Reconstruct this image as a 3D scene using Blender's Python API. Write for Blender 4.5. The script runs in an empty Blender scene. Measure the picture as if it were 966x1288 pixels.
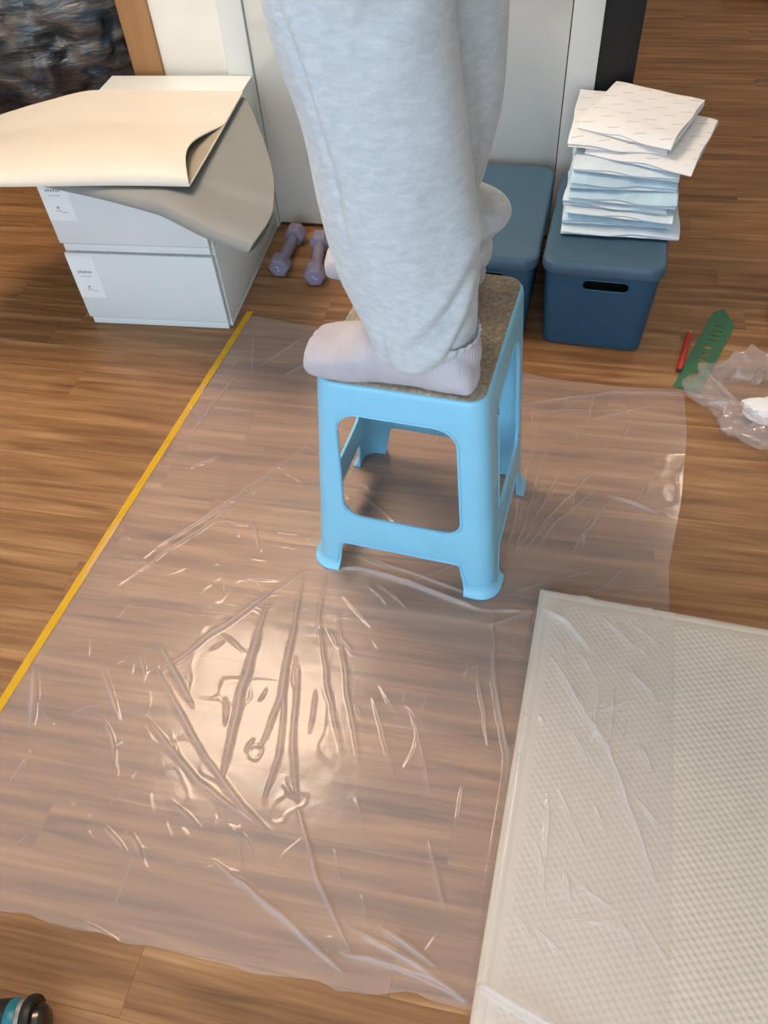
import bpy, bmesh, math, random
import numpy as np
from mathutils import Vector, Matrix, Euler
random.seed(7); rng = np.random.default_rng(7)
PI = math.pi
scene = bpy.context.scene
C = scene.collection

# ------------------------------------------------------------------ camera, world, exposure
CAM_H = 1.22
cam_d = bpy.data.cameras.new('camera'); cam = bpy.data.objects.new('camera', cam_d); C.objects.link(cam)
cam_d.sensor_fit = 'HORIZONTAL'; cam_d.sensor_width = 36.0; cam_d.lens = 36.0*980/966
cam_d.clip_start = 0.02
R = [[0.9786067667, 0.1134234796, -0.1716505474], [0.1973581958, -0.7532315976, 0.6274487254], [-0.0581251983, -0.6479022108, -0.7595025916]]
cam.matrix_world = Matrix(((R[0][0], -R[0][1], -R[0][2], 0), (R[1][0], -R[1][1], -R[1][2], 0), (R[2][0], -R[2][1], -R[2][2], CAM_H), (0, 0, 0, 1)))
scene.camera = cam
vs = scene.view_settings
scene.display_settings.display_device = 'sRGB'
vs.view_transform = 'Standard'; vs.look = 'None'; vs.gamma = 1.0; vs.use_curve_mapping = False
vs.exposure = 0.0
LAMP = (1.0, 0.79, 0.60); LAMP_POWER = 21.0; LAMP_C = (-1.14, 1.56); LAMP_SIZE = 0.74
DAY = (0.66, 0.82, 1.0); DAY_POWER = 4.9
world = bpy.data.worlds.new('world'); scene.world = world; world.use_nodes = True
bg = world.node_tree.nodes['Background']; bg.inputs[0].default_value = (*DAY, 1); bg.inputs[1].default_value = DAY_POWER
# a light portal fills the window opening so that the daylight outside is sampled well
pd = bpy.data.lights.new('window_portal', 'AREA'); pd.shape = 'RECTANGLE'; pd.size = 2.8; pd.size_y = 2.0
pd.cycles.is_portal = True
po = bpy.data.objects.new('window_portal', pd); C.objects.link(po); po.location = (-0.6, -1.31, 1.12); po.rotation_euler = (PI/2, 0, 0)

# ------------------------------------------------------------------ helpers
def tag(o, label=None, cat=None, group=None, kind=None):
    if label: o['label'] = label
    if cat: o['category'] = cat
    if group: o['group'] = group
    if kind: o['kind'] = kind
    return o
def thing(name, label, cat, loc=(0, 0, 0), rz=0.0, group=None):
    o = bpy.data.objects.new(name, None); C.objects.link(o); o.empty_display_size = .05
    o.location = loc; o.rotation_euler = (0, 0, rz)
    return tag(o, label, cat, group)
def link(name, me, mat=None, parent=None, loc=None, rot=None):
    o = bpy.data.objects.new(name, me); C.objects.link(o)
    if mat is not None and len(me.materials) == 0: me.materials.append(mat)
    if parent is not None: o.parent = parent
    if loc: o.location = loc
    if rot: o.rotation_euler = rot
    return o
def smooth(me, ang=None):
    me.polygons.foreach_set('use_smooth', [True]*len(me.polygons))
    if ang:
        try: me.set_sharp_from_angle(angle=math.radians(ang))
        except Exception: pass
    me.update()
def from_bm(name, bm, mat=None, parent=None, ang=35, loc=None, rot=None):
    bmesh.ops.recalc_face_normals(bm, faces=bm.faces)
    me = bpy.data.meshes.new(name); bm.to_mesh(me); bm.free()
    smooth(me, ang)
    return link(name, me, mat, parent, loc, rot)
def from_np(name, V, F, mat=None, parent=None, ang=None):
    me = bpy.data.meshes.new(name); me.from_pydata(np.asarray(V).tolist(), [], np.asarray(F).tolist() if not isinstance(F, list) else F)
    me.update(); smooth(me, ang)
    return link(name, me, mat, parent)
def add_box(bm, c, s, rot=0.0, bev=0.0, seg=2):
    r = bmesh.ops.create_cube(bm, size=1.0)
    vs_ = r['verts']
    bmesh.ops.scale(bm, vec=s, verts=vs_)
    if bev > 0:
        es = list({e for v in vs_ for e in v.link_edges})
        g = bmesh.ops.bevel(bm, geom=es, offset=bev, segments=seg, affect='EDGES', profile=.5)
        vs_ = list({v for f in g['faces'] for v in f.verts} | {v for v in vs_ if v.is_valid})
        # collect the whole island
        seen = set(vs_); st = list(vs_)
        while st:
            v = st.pop()
            for e in v.link_edges:
                w = e.other_vert(v)
                if w not in seen: seen.add(w); st.append(w)
        vs_ = list(seen)
    if rot: bmesh.ops.rotate(bm, cent=(0, 0, 0), matrix=Matrix.Rotation(rot, 3, 'Z'), verts=vs_)
    bmesh.ops.translate(bm, vec=c, verts=vs_)
    return vs_
def box(name, c, s, mat, parent=None, bev=0.0, seg=2, rot=0.0):
    bm = bmesh.new(); add_box(bm, c, s, rot, bev, seg)
    return from_bm(name, bm, mat, parent)
def add_loft(bm, rings, cap=True, closed=False):
    rows = [[bm.verts.new(p) for p in r] for r in rings]
    n = len(rows[0])
    for a, b in zip(rows[:-1], rows[1:]):
        for i in range(n):
            j = (i+1) % n
            bm.faces.new((a[i], a[j], b[j], b[i]))
    if closed:
        a, b = rows[-1], rows[0]
        for i in range(n):
            j = (i+1) % n
            bm.faces.new((a[i], a[j], b[j], b[i]))
    elif cap:
        bm.faces.new(rows[0][::-1]); bm.faces.new(rows[-1])
    return rows
def add_tube(bm, pts, r, n=10, closed=False, cap=True):
    pts = [Vector(p) for p in pts]; rings = []
    N = len(pts)
    for i, p in enumerate(pts):
        a = pts[(i-1) % N] if (closed or i > 0) else p
        b = pts[(i+1) % N] if (closed or i < N-1) else p
        t = (b-a).normalized()
        up = Vector((0, 0, 1)) if abs(t.z) < .9 else Vector((0, 1, 0))
        x = t.cross(up).normalized(); y = x.cross(t)
        rr = r[i] if hasattr(r, '__len__') else r
        rings.append([p + (x*math.cos(2*PI*k/n)+y*math.sin(2*PI*k/n))*rr for k in range(n)])
    add_loft(bm, rings, cap, closed)
def rrect(hx, hy, r, n=6, z=0.0, cx=0.0, cy=0.0):
    out = []
    r = min(r, hx*.999, hy*.999)
    for k, (sx, sy) in enumerate(((1, 1), (-1, 1), (-1, -1), (1, -1))):
        for i in range(n+1):
            a = k*PI/2 + i/n*PI/2
            out.append((cx+sx*(hx-r)+r*math.cos(a), cy+sy*(hy-r)+r*math.sin(a), z))
    return out
def evalmesh(o):
    dg = bpy.context.evaluated_depsgraph_get(); dg.update()
    return bpy.data.meshes.new_from_object(o.evaluated_get(dg))
def bake(o):
    me = evalmesh(o); old = o.data; o.modifiers.clear(); o.data = me
    return o
def boolean(o, cutters):
    for c_ in cutters:
        m = o.modifiers.new('b', 'BOOLEAN'); m.operation = 'DIFFERENCE'; m.solver = 'EXACT'; m.object = c_
    bake(o)
    for c_ in cutters:
        me = c_.data; bpy.data.objects.remove(c_); bpy.data.meshes.remove(me)
# numpy value noise
_perm = rng.random((64, 64, 64))
def vnoise(x, y, z=0.0):
    x = np.asarray(x, float); y = np.asarray(y, float); z = np.zeros_like(x)+z
    xi = np.floor(x).astype(int); yi = np.floor(y).astype(int); zi = np.floor(z).astype(int)
    fx, fy, fz = x-xi, y-yi, z-zi
    fx, fy, fz = [t*t*(3-2*t) for t in (fx, fy, fz)]
    g = lambda a, b, c: _perm[(xi+a) % 64, (yi+b) % 64, (zi+c) % 64]
    l = lambda a, b, t: a+(b-a)*t
    return l(l(l(g(0,0,0), g(1,0,0), fx), l(g(0,1,0), g(1,1,0), fx), fy), l(l(g(0,0,1), g(1,0,1), fx), l(g(0,1,1), g(1,1,1), fx), fy), fz)*2-1
def fbm(x, y, z=0.0, o=3):
    s = 0; a = 1
    for k in range(o):
        s = s + a*vnoise(x*2**k+7.3*k, y*2**k+3.1*k, (z if np.isscalar(z) else z)*2**k+1.7*k); a *= .5
    return s
def segdist(x, y, a, b):
    ax, ay = a; bx, by = b; dx, dy = bx-ax, by-ay
    t = np.clip(((x-ax)*dx+(y-ay)*dy)/(dx*dx+dy*dy+1e-12), 0, 1)
    return np.hypot(x-ax-t*dx, y-ay-t*dy), t
def ss(e0, e1, x):
    t = np.clip((x-e0)/(e1-e0), 0, 1); return t*t*(3-2*t)

# ------------------------------------------------------------------ materials
def new_mat(name):
    m = bpy.data.materials.new(name); m.use_nodes = True
    return m, m.node_tree, m.node_tree.nodes['Principled BSDF']
def srgb(r, g, b):
    f = lambda c: (c/255/12.92) if c/255 <= .04045 else ((c/255+.055)/1.055)**2.4
    return (f(r), f(g), f(b), 1)
def N(t, ty, **kw):
    n = t.nodes.new(ty)
    for k, v in kw.items(): setattr(n, k, v)
    return n
def coords(t, kind='Object', scale=(1, 1, 1), loc=None):
    tc = N(t, 'ShaderNodeTexCoord'); mp = N(t, 'ShaderNodeMapping')
    t.links.new(tc.outputs[kind], mp.inputs[0]); mp.inputs['Scale'].default_value = scale
    return mp
def ramp(t, src, stops):
    r = N(t, 'ShaderNodeValToRGB'); t.links.new(src, r.inputs[0])
    els = r.color_ramp.elements
    while len(els) < len(stops): els.new(.5)
    for e, (p, c) in zip(els, stops): e.position = p; e.color = c
    return r
def noise(t, vec, scale, detail=3, rough=.5, dist=0.0):
    n = N(t, 'ShaderNodeTexNoise'); n.inputs['Scale'].default_value = scale; n.inputs['Detail'].default_value = detail
    n.inputs['Roughness'].default_value = rough; n.inputs['Distortion'].default_value = dist
    if vec is not None: t.links.new(vec, n.inputs['Vector'])
    return n
def bump(t, b, h, strength=.3, dist=.002):
    n = N(t, 'ShaderNodeBump'); n.inputs['Strength'].default_value = strength; n.inputs['Distance'].default_value = dist
    t.links.new(h, n.inputs['Height']); t.links.new(n.outputs[0], b.inputs['Normal']); return n
def simple(name, col, rough=.5, spec=.5, var=0.06, scale=20, bmp=0.0, bscale=200, metal=0.0, stretch=(1, 1, 1)):
    m, t, b = new_mat(name)
    mp = coords(t, scale=stretch)
    n = noise(t, mp.outputs[0], scale)
    lo = tuple(max(0, c*(1-var)) for c in col[:3])+(1,); hi = tuple(min(1, c*(1+var)) for c in col[:3])+(1,)
    r = ramp(t, n.outputs[0], [(.3, lo), (.7, hi)])
    t.links.new(r.outputs[0], b.inputs['Base Color'])
    b.inputs['Roughness'].default_value = rough; b.inputs['Specular IOR Level'].default_value = spec; b.inputs['Metallic'].default_value = metal
    if bmp > 0:
        n2 = noise(t, mp.outputs[0], bscale, 2); bump(t, b, n2.outputs[0], bmp, .001)
    return m

def mat_floor():
    m, t, b = new_mat('laminate_wood')
    tc = N(t, 'ShaderNodeTexCoord'); oi = N(t, 'ShaderNodeObjectInfo')
    mul = N(t, 'ShaderNodeMath', operation='MULTIPLY'); mul.inputs[1].default_value = 37.0; t.links.new(oi.outputs['Random'], mul.inputs[0])
    cmb = N(t, 'ShaderNodeCombineXYZ'); t.links.new(mul.outputs[0], cmb.inputs[0]); t.links.new(mul.outputs[0], cmb.inputs[1])
    add = N(t, 'ShaderNodeVectorMath', operation='ADD'); t.links.new(tc.outputs['Object'], add.inputs[0]); t.links.new(cmb.outputs[0], add.inputs[1])
    mp = N(t, 'ShaderNodeMapping'); mp.inputs['Scale'].default_value = (2.0, 34, 1); t.links.new(add.outputs[0], mp.inputs[0])
    # broad bands
    n1 = noise(t, mp.outputs[0], 1.0, 3, .55, .6)
    # rings: cathedral figure
    mp2 = N(t, 'ShaderNodeMapping'); mp2.inputs['Scale'].default_value = (1.3, 9.0, 1); t.links.new(add.outputs[0], mp2.inputs[0])
    n2 = noise(t, mp2.outputs[0], 1.0, 2, .45, .35)
    sc = N(t, 'ShaderNodeMath', operation='MULTIPLY'); sc.inputs[1].default_value = 46.0; t.links.new(n2.outputs[0], sc.inputs[0])
    sn = N(t, 'ShaderNodeMath', operation='SINE'); t.links.new(sc.outputs[0], sn.inputs[0])
    # fine fibres
    mp3 = N(t, 'ShaderNodeMapping'); mp3.inputs['Scale'].default_value = (6, 190, 1); t.links.new(add.outputs[0], mp3.inputs[0])
    n3 = noise(t, mp3.outputs[0], 1.0, 3, .6)
    a1 = N(t, 'ShaderNodeMath', operation='MULTIPLY_ADD'); a1.inputs[1].default_value = .045; t.links.new(sn.outputs[0], a1.inputs[0]); t.links.new(n1.outputs[0], a1.inputs[2])
    s3 = N(t, 'ShaderNodeMath', operation='SUBTRACT'); s3.inputs[1].default_value = .5; t.links.new(n3.outputs[0], s3.inputs[0])
    a2 = N(t, 'ShaderNodeMath', operation='MULTIPLY_ADD'); a2.inputs[1].default_value = .36; t.links.new(s3.outputs[0], a2.inputs[0]); t.links.new(a1.outputs[0], a2.inputs[2])
    rv = N(t, 'ShaderNodeMath', operation='MULTIPLY_ADD'); rv.inputs[1].default_value = .05; t.links.new(oi.outputs['Random'], rv.inputs[0]); t.links.new(a2.outputs[0], rv.inputs[2])
    r = ramp(t, rv.outputs[0], [(.24, srgb(100, 66, 38)), (.44, srgb(132, 92, 56)), (.60, srgb(153, 111, 71)), (.80, srgb(180, 138, 96))])
    t.links.new(r.outputs[0], b.inputs['Base Color'])
    rr = N(t, 'ShaderNodeMapRange'); rr.inputs['To Min'].default_value = .34; rr.inputs['To Max'].default_value = .46; t.links.new(n3.outputs[0], rr.inputs[0]); t.links.new(rr.outputs[0], b.inputs['Roughness'])
    b.inputs['Specular IOR Level'].default_value = .45
    bump(t, b, n3.outputs[0], .12, .0006)
    return m
M_FLOOR = mat_floor()
M_WALL = simple('white_wallpaper', srgb(226, 222, 212), .8, .2, .03, 8, .15, 300)
M_CEIL = simple('white_ceiling', srgb(235, 233, 228), .9, .1, .02, 6)
M_TRIMW = simple('white_trim', srgb(222, 224, 220), .35, .5, .02, 10)
M_BROWN = simple('brown_casing', srgb(158, 116, 76), .5, .4, .12, 3, .1, 60, stretch=(14, 14, 1))
M_BLACK = simple('black_panel', srgb(22, 21, 21), .55, .35, .15, 14)
M_DARKGAP = simple('dark_underside', srgb(30, 26, 22), .9, .1)
def mat_door():
    m, t, b = new_mat('glossy_door')
    b.inputs['Base Color'].default_value = srgb(214, 213, 206); b.inputs['Roughness'].default_value = .07
    b.inputs['Specular IOR Level'].default_value = .9
    mp = coords(t); n = noise(t, mp.outputs[0], 5, 2); bump(t, b, n.outputs[0], .05, .002)
    return m
M_DOOR = mat_door()

# ------------------------------------------------------------------ the setting
X0, X1, Y0, Y1, H = -3.0, 2.2, -1.25, 4.8, 2.35
WY = 2.088
def struct(name, parts, mat, bev=0.0):
    bm = bmesh.new()
    for c, s in parts: add_box(bm, c, s, 0, bev)
    o = from_bm(name, bm, mat); o['kind'] = 'structure'; return o
def span(x0, x1, y0, y1, z0, z1): return (((x0+x1)/2, (y0+y1)/2, (z0+z1)/2), (x1-x0, y1-y0, z1-z0))
floor = struct('floor', [span(X0, X1, Y0, Y1, -.06, -.0085)], M_DARKGAP)
PW, PL = .0915, .90
def plank_mesh(L, w, name='plank'):
    bm = bmesh.new(); g = .0001; h = .008; c = .0003
    x, y = L/2-g, w/2-g
    lo = [bm.verts.new(p) for p in ((-x, -y, -h), (x, -y, -h), (x, y, -h), (-x, y, -h))]
    mi = [bm.verts.new(p) for p in ((-x, -y, -c), (x, -y, -c), (x, y, -c), (-x, y, -c))]
    hi = [bm.verts.new(p) for p in ((-x+c, -y+c, 0), (x-c, -y+c, 0), (x-c, y-c, 0), (-x+c, y-c, 0))]
    for a, b_ in ((lo, mi), (mi, hi)):
        for i in range(4): bm.faces.new((a[i], a[(i+1) % 4], b_[(i+1) % 4], b_[i]))
    bm.faces.new(hi)
    me = bpy.data.meshes.new(name); bm.to_mesh(me); bm.free(); me.materials.append(M_FLOOR); return me
pm = plank_mesh(PL, PW)
joint = {-1: -.453, 0: -.10, 1: -.68, 5: -.30, 7: .10, 11: .266, 12: -.22, 19: .442, 28: .61}
rest = bmesh.new()
k0 = int((Y0-.166)/PW)-1
for k in range(k0, int((Y1-.166)/PW)+1):
    yc = .166+(k+.5)*PW
    if yc-PW/2 < Y0: continue
    off = joint.get(k, random.random()*PL)
    x = off - PL*math.ceil((off-X0)/PL)
    while x < X1:
        xa, xb = max(x, X0), min(x+PL, X1)
        xm = (x+x+PL)/2
        vis = -.05 < yc < 4.3 and xb > -1.3-.62*max(0, yc-.2)*.9 and xa < .55+.25*yc
        if vis and xb-xa > PL-.001:
            o = bpy.data.objects.new('plank', pm); C.objects.link(o); o.parent = floor; o.location = (xm, yc, 0)
        elif xb-xa > .02 and vis:
            o = link('plank', plank_mesh(xb-xa, PW), None, floor, ((xa+xb)/2, yc, 0))
        elif xb-xa > .02:
            add_box(rest, ((xa+xb)/2, yc, -.004), (xb-xa-.0007, PW-.0007, .008))
        x += PL
o = from_bm('floor_planking', rest, M_FLOOR, floor); o['kind'] = 'stuff'
# far wall, seen in the photo: opening with brown casing, wall strip, white door in frame, black end panel
T = .12
struct('wall_far', [span(X0, -2.2, WY, WY+T, 0, H), span(-2.2, -1.11, WY, WY+T, 2.08, H), span(-1.11, -.883, WY, WY+T, 0, H), span(-.883, .06, WY, WY+T, 2.06, H)], M_WALL)
struct('trim_1', [span(-1.153, -1.069, WY-.012, WY+T+.012, 0, 2.12), span(-2.24, -1.153, WY-.012, WY+T+.012, 2.04, 2.12), span(-2.24, -2.16, WY-.012, WY+T+.012, 0, 2.04)], M_BROWN, .002)
struct('trim_2', [span(-.884, -.817, WY-.010, WY+T, 0, 2.06), span(-.817, .059, WY-.010, WY+T, 2.0, 2.06), span(-.012, .0585, WY-.010, WY+T, 0, 2.0)], M_TRIMW, .0015)
door = struct('door_1', [span(-.8145, -.0145, WY-.002, WY+.036, .012, 1.997)], M_DOOR, .002)
bm = bmesh.new(); add_tube(bm, [(-.075, WY-.002, 1.0), (-.075, WY-.05, 1.0)], .011, 14); add_tube(bm, [(-.075, WY-.05, 1.0), (-.19, WY-.05, 1.0)], .009, 12); add_box(bm, (-.075, WY-.004, 1.0), (.05, .006, .16), 0, .002)
from_bm('door_handle', bm, simple('brushed_steel', srgb(170, 170, 168), .3, .5, .05, metal=.9), door)
struct('trim_3', [span(.059, .148, WY-.008, WY+T+.01, 0, H)], M_BLACK, .0015)
struct('wall_side', [span(.06, .146, WY+T+.012, Y1, 0, H)], M_WALL)
struct('wall_left', [span(X0-.1, X0, Y0-.1, Y1+.1, -.05, H)], M_WALL)
struct('wall_right', [span(X1, X1+.1, Y0-.1, Y1+.1, -.05, H)], M_WALL)
struct('wall_back', [span(X0, X1, Y1, Y1+.1, -.05, H)], M_WALL)
struct('ceiling', [span(X0-.1, X1+.1, Y0-.1, Y1+.1, H, H+.08)], M_CEIL)
wx0, wx1, wz0, wz1 = -2.0, .8, .12, 2.12
struct('wall_near', [span(X0, wx0, Y0-.1, Y0, -.05, H), span(wx1, X1, Y0-.1, Y0, -.05, H), span(wx0, wx1, Y0-.1, Y0, -.05, wz0), span(wx0, wx1, Y0-.1, Y0, wz1, H)], M_WALL)
fr = [span(wx0, wx1, Y0-.08, Y0-.02, wz0, wz0+.05), span(wx0, wx1, Y0-.08, Y0-.02, wz1-.05, wz1)]
for xx in (wx0, -1.08, -.15, wx1-.05): fr.append(span(xx, xx+.05, Y0-.08, Y0-.02, wz0+.05, wz1-.05))
win = struct('window_1', fr, M_TRIMW, .003)
def mat_glass():
    m, t, b = new_mat('window_glass'); t.nodes.remove(b)
    out = t.nodes['Material Output']; tr = N(t, 'ShaderNodeBsdfTransparent'); gl = N(t, 'ShaderNodeBsdfGlossy'); gl.inputs['Roughness'].default_value = .02
    mx = N(t, 'ShaderNodeMixShader'); mx.inputs[0].default_value = .06
    t.links.new(tr.outputs[0], mx.inputs[1]); t.links.new(gl.outputs[0], mx.inputs[2]); t.links.new(mx.outputs[0], out.inputs[0]); return m
M_GLASS = mat_glass()
for a, b_ in ((wx0+.05, -1.08), (-1.03, -.15), (-.10, wx1-.05)):
    c, s = span(a, b_, Y0-.053, Y0-.047, wz0+.05, wz1-.05); box('pane', c, s, M_GLASS, win)
bb = simple('brown_baseboard', srgb(120, 84, 54), .5, .4)
struct('baseboard_left', [span(X0, X0+.012, Y0, Y1, 0, .07)], bb)
struct('baseboard_right', [span(X1-.012, X1, Y0, Y1, 0, .07)], bb)

# ceiling lamp: the warm square fixture that is mirrored in the film
lamp = thing('ceiling_light', 'square flush ceiling light with warm white diffuser', 'ceiling light', (LAMP_C[0], LAMP_C[1], H))
bm = bmesh.new(); add_loft(bm, [rrect(LAMP_SIZE/2+.03, LAMP_SIZE/2+.03, .05, 6, z) for z in (0, -.035)]); from_bm('housing', bm, M_TRIMW, lamp)
m, t, b = new_mat('lamp_diffuser'); b.inputs['Base Color'].default_value = (.9, .9, .9, 1); b.inputs['Emission Color'].default_value = (*LAMP, 1); b.inputs['Emission Strength'].default_value = LAMP_POWER
bm = bmesh.new(); hs = LAMP_SIZE/2; add_loft(bm, [rrect(hs, hs, .04, 6, -.0355), rrect(hs, hs, .04, 6, -.06), rrect(hs-.015, hs-.015, .03, 6, -.07)]); from_bm('diffuser', bm, m, lamp)

hl_ = thing('ceiling_light', 'added unseen round fill light over the floor beyond the black panel', 'ceiling light', (1.05, 3.3, H))  # added fill lamp, only there to brighten the floor beyond the panel
bm = bmesh.new(); add_loft(bm, [[(r_*math.cos(a), r_*math.sin(a), z_) for a in np.linspace(0, 2*PI, 41)[:-1]] for r_, z_ in ((.16, 0), (.16, -.03))]); from_bm('housing', bm, M_TRIMW, hl_)
bm = bmesh.new(); add_loft(bm, [[(r_*math.cos(a), r_*math.sin(a), z_) for a in np.linspace(0, 2*PI, 41)[:-1]] for r_, z_ in ((.145, -.0305), (.14, -.05), (.11, -.062))])
m2_ = m.copy(); m2_.name = 'hall_fill_glow'; m2_.node_tree.nodes['Principled BSDF'].inputs['Emission Strength'].default_value = 48.0  # glow of the added fill lamp
from_bm('diffuser', bm, m2_, hl_)

# ------------------------------------------------------------------ floor mat (quilted)
MAT_O = (.051, .842); MAT_R = math.radians(-3.4); MAT_T = .042
mca, msa = math.cos(MAT_R), math.sin(MAT_R)
def to_mat(x, y):
    dx, dy = x-MAT_O[0], y-MAT_O[1]; return dx*mca+dy*msa, -(-dx*msa+dy*mca)   # u to the right, v towards the viewer
MW, MH = .90, 1.30
def quilt(u, v):
    # diamonds between two families of pressed lines, none on the border band
    p1 = (u*math.sin(math.radians(21))+v*math.cos(math.radians(21)))/.0094
    p2 = (u*math.cos(math.radians(38))+(-v)*math.sin(math.radians(38)))/.0090
    g = np.abs(np.sin(PI*p1))**.6*np.abs(np.sin(PI*p2))**.6
    e = np.minimum(np.minimum(u, MW-u), np.minimum(v, MH-v))
    return g*ss(.024, .034, e)
def mat_top(u, v):
    e = np.minimum(np.minimum(u, MW-u), np.minimum(v, MH-v)); r = .012
    edge = np.where(e < r, r-np.sqrt(np.maximum(0, r*r-(r-np.clip(e, 0, r))**2)), 0)
    groove = -.0012*np.exp(-((e-.019)/.0025)**2)
    return MAT_T-edge+groove+.0015*quilt(u, v)-.0008
mat_thing = thing('floor_mat', 'thick ivory padded floor mat with embossed diamond quilting, partly under clear film', 'mat', (MAT_O[0], MAT_O[1], 0), MAT_R)
st = .0020
us = np.concatenate([np.array([0, .0006, .002, .004]), np.arange(.006, MW-.005, st), np.array([MW-.004, MW-.002, MW])])
vsx = np.concatenate([np.array([0, .0006, .002, .004]), np.arange(.006, MH-.005, st), np.array([MH-.004, MH-.002, MH])])
U, V = np.meshgrid(us, vsx); Z = mat_top(U, V)
P = np.stack([U, -V, Z], -1).reshape(-1, 3); nu, nv = len(us), len(vsx)
I = np.arange(nv*nu).reshape(nv, nu)
F = np.stack([I[:-1, :-1], I[1:, :-1], I[1:, 1:], I[:-1, 1:]], -1).reshape(-1, 4)
M_MAT = simple('ivory_leatherette', srgb(212, 200, 182), .5, .3, .02, 30, .2, 900)
from_np('quilted_top', P, F, M_MAT, mat_thing)
bm = bmesh.new(); add_loft(bm, [[(0.0, 0, z), (MW, 0, z), (MW, -MH, z), (0, -MH, z)] for z in (.001, .0300)]); from_bm('side_band', bm, M_MAT, mat_thing)

# ------------------------------------------------------------------ clear plastic film with its wrinkles
FOLDS = [([(-0.398, 0.829), (-0.383, 0.691), (-0.37, 0.564), (-0.377, 0.476)], 4, 5), ([(-0.378, 0.641), (-0.341, 0.468), (-0.344, 0.388)], 3, 4), ([(-0.355, 0.629), (-0.324, 0.485), (-0.291, 0.398)], 3, 4), ([(-0.449, 0.741), (-0.439, 0.568), (-0.424, 0.419)], 5, 7), ([(-0.404, 0.836), (-0.495, 0.716), (-0.599, 0.575)], 4, 6), ([(-0.357, 0.84), (-0.339, 0.698)], 3, 4), ([(-0.312, 0.754), (-0.253, 0.584), (-0.21, 0.478)], 3, 4), ([(-0.354, 0.765), (-0.296, 0.607), (-0.241, 0.486)], 2.5, 3.5), ([(-0.637, 0.649), (-0.511, 0.522)], 4, 5), ([(-0.624, 0.6), (-0.454, 0.434)], 3, 5), ([(-0.719, 0.584), (-0.634, 0.481)], 3, 5), ([(-0.586, 0.489), (-0.458, 0.4), (-0.334, 0.346)], 4, 5), ([(-0.395, 0.29), (-0.276, 0.238), (-0.167, 0.185)], 7, 5), ([(-0.288, 0.388), (-0.23, 0.29), (-0.163, 0.21)], 6, 5), ([(-0.153, 0.238), (-0.074, 0.213), (0.007, 0.181)], 8, 7), ([(-0.126, 0.247), (-0.043, 0.215)], 7, 6), ([(-0.174, 0.206), (-0.095, 0.204), (-0.027, 0.195)], 6, 5), ([(-0.029, 0.804), (-0.011, 0.656), (0.023, 0.532), (0.03, 0.349)], 6, 6), ([(-0.046, 0.697), (-0.008, 0.54)], 3, 4), ([(-0.398, 0.835), (-0.299, 0.856), (-0.185, 0.836), (-0.059, 0.803), (0.056, 0.812)], 9, 6), ([(-0.304, 0.887), (-0.156, 0.853), (-0.046, 0.824)], 6, 4), ([(-0.02, 0.885), (-0.004, 1.101), (0.025, 1.337)], 6, 4), ([(-0.01, 0.904), (0.015, 1.06), (0.044, 1.27)], 6, 4), ([(0.002, 0.935), (0.039, 1.064), (0.078, 1.177)], 5, 4), ([(0.006, 0.926), (0.071, 1.069), (0.147, 1.183)], 5, 4), ([(0.012, 0.908), (0.073, 1.027), (0.151, 1.133)], 5, 4), ([(0.1, 0.95), (0.143, 1.037), (0.174, 1.106)], 5, 5), ([(0.126, 0.974), (0.129, 1.025), (0.149, 1.07)], 4, 4), ([(-0.005, 0.849), (0.11, 0.904), (0.153, 0.92)], 3, 4), ([(-0.114, 1.331), (0.017, 1.382), (0.176, 1.434), (0.332, 1.46)], 6, 6), ([(-0.016, 1.345), (0.194, 1.381)], 4, 5), ([(0.125, 1.338), (0.264, 1.404)], 4, 5), ([(0.172, 1.116), (0.227, 1.099), (0.285, 1.076)], 7, 6), ([(0.227, 1.103), (0.251, 1.162)], 4, 4), ([(-0.725, 1.538), (-0.689, 1.405)], 5, 4), ([(-0.682, 1.415), (-0.591, 1.555)], 4, 4), ([(-0.608, 1.394), (-0.507, 1.516)], 4, 5), ([(-0.731, 0.816), (-0.591, 1.003), (-0.483, 1.176)], 3, 5), ([(-0.753, 0.748), (-0.62, 0.932), (-0.523, 1.071)], 3, 5), ([(-0.769, 1.135), (-0.721, 1.395)], 3, 5), ([(-0.54, 0.944), (-0.505, 0.876)], 5, 5), ([(-0.723, 1.066), (-0.674, 1.111)], 4, 4), ([(-0.829, 0.549), (-0.779, 0.441)], 7, 10), ([(-0.039, 0.764), (0.04, 0.814)], 4, 5), ([(-0.583, 0.307), (-0.529, 0.275)], 4, 4), ([(-0.535, 0.304), (-0.502, 0.274)], 4, 4), ([(-0.491, 0.362), (-0.434, 0.334)], 4, 4), ([(-0.56, 0.174), (-0.491, 0.161)], 3, 4), ([(-0.138, 0.574), (-0.082, 0.435)], 2.5, 4), ([(-0.21, 0.591), (-0.141, 0.45)], 2.5, 4), ([(-0.078, 0.375), (-0.04, 0.282)], 3, 5), ([(-0.48, 0.458), (-0.384, 0.381), (-0.32, 0.343)], 3, 5), ([(-0.199, 0.836), (-0.073, 0.923), (-0.015, 0.952)], 3, 4), ([(-0.363, 1.071), (-0.242, 0.979)], 3, 4)]
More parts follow.
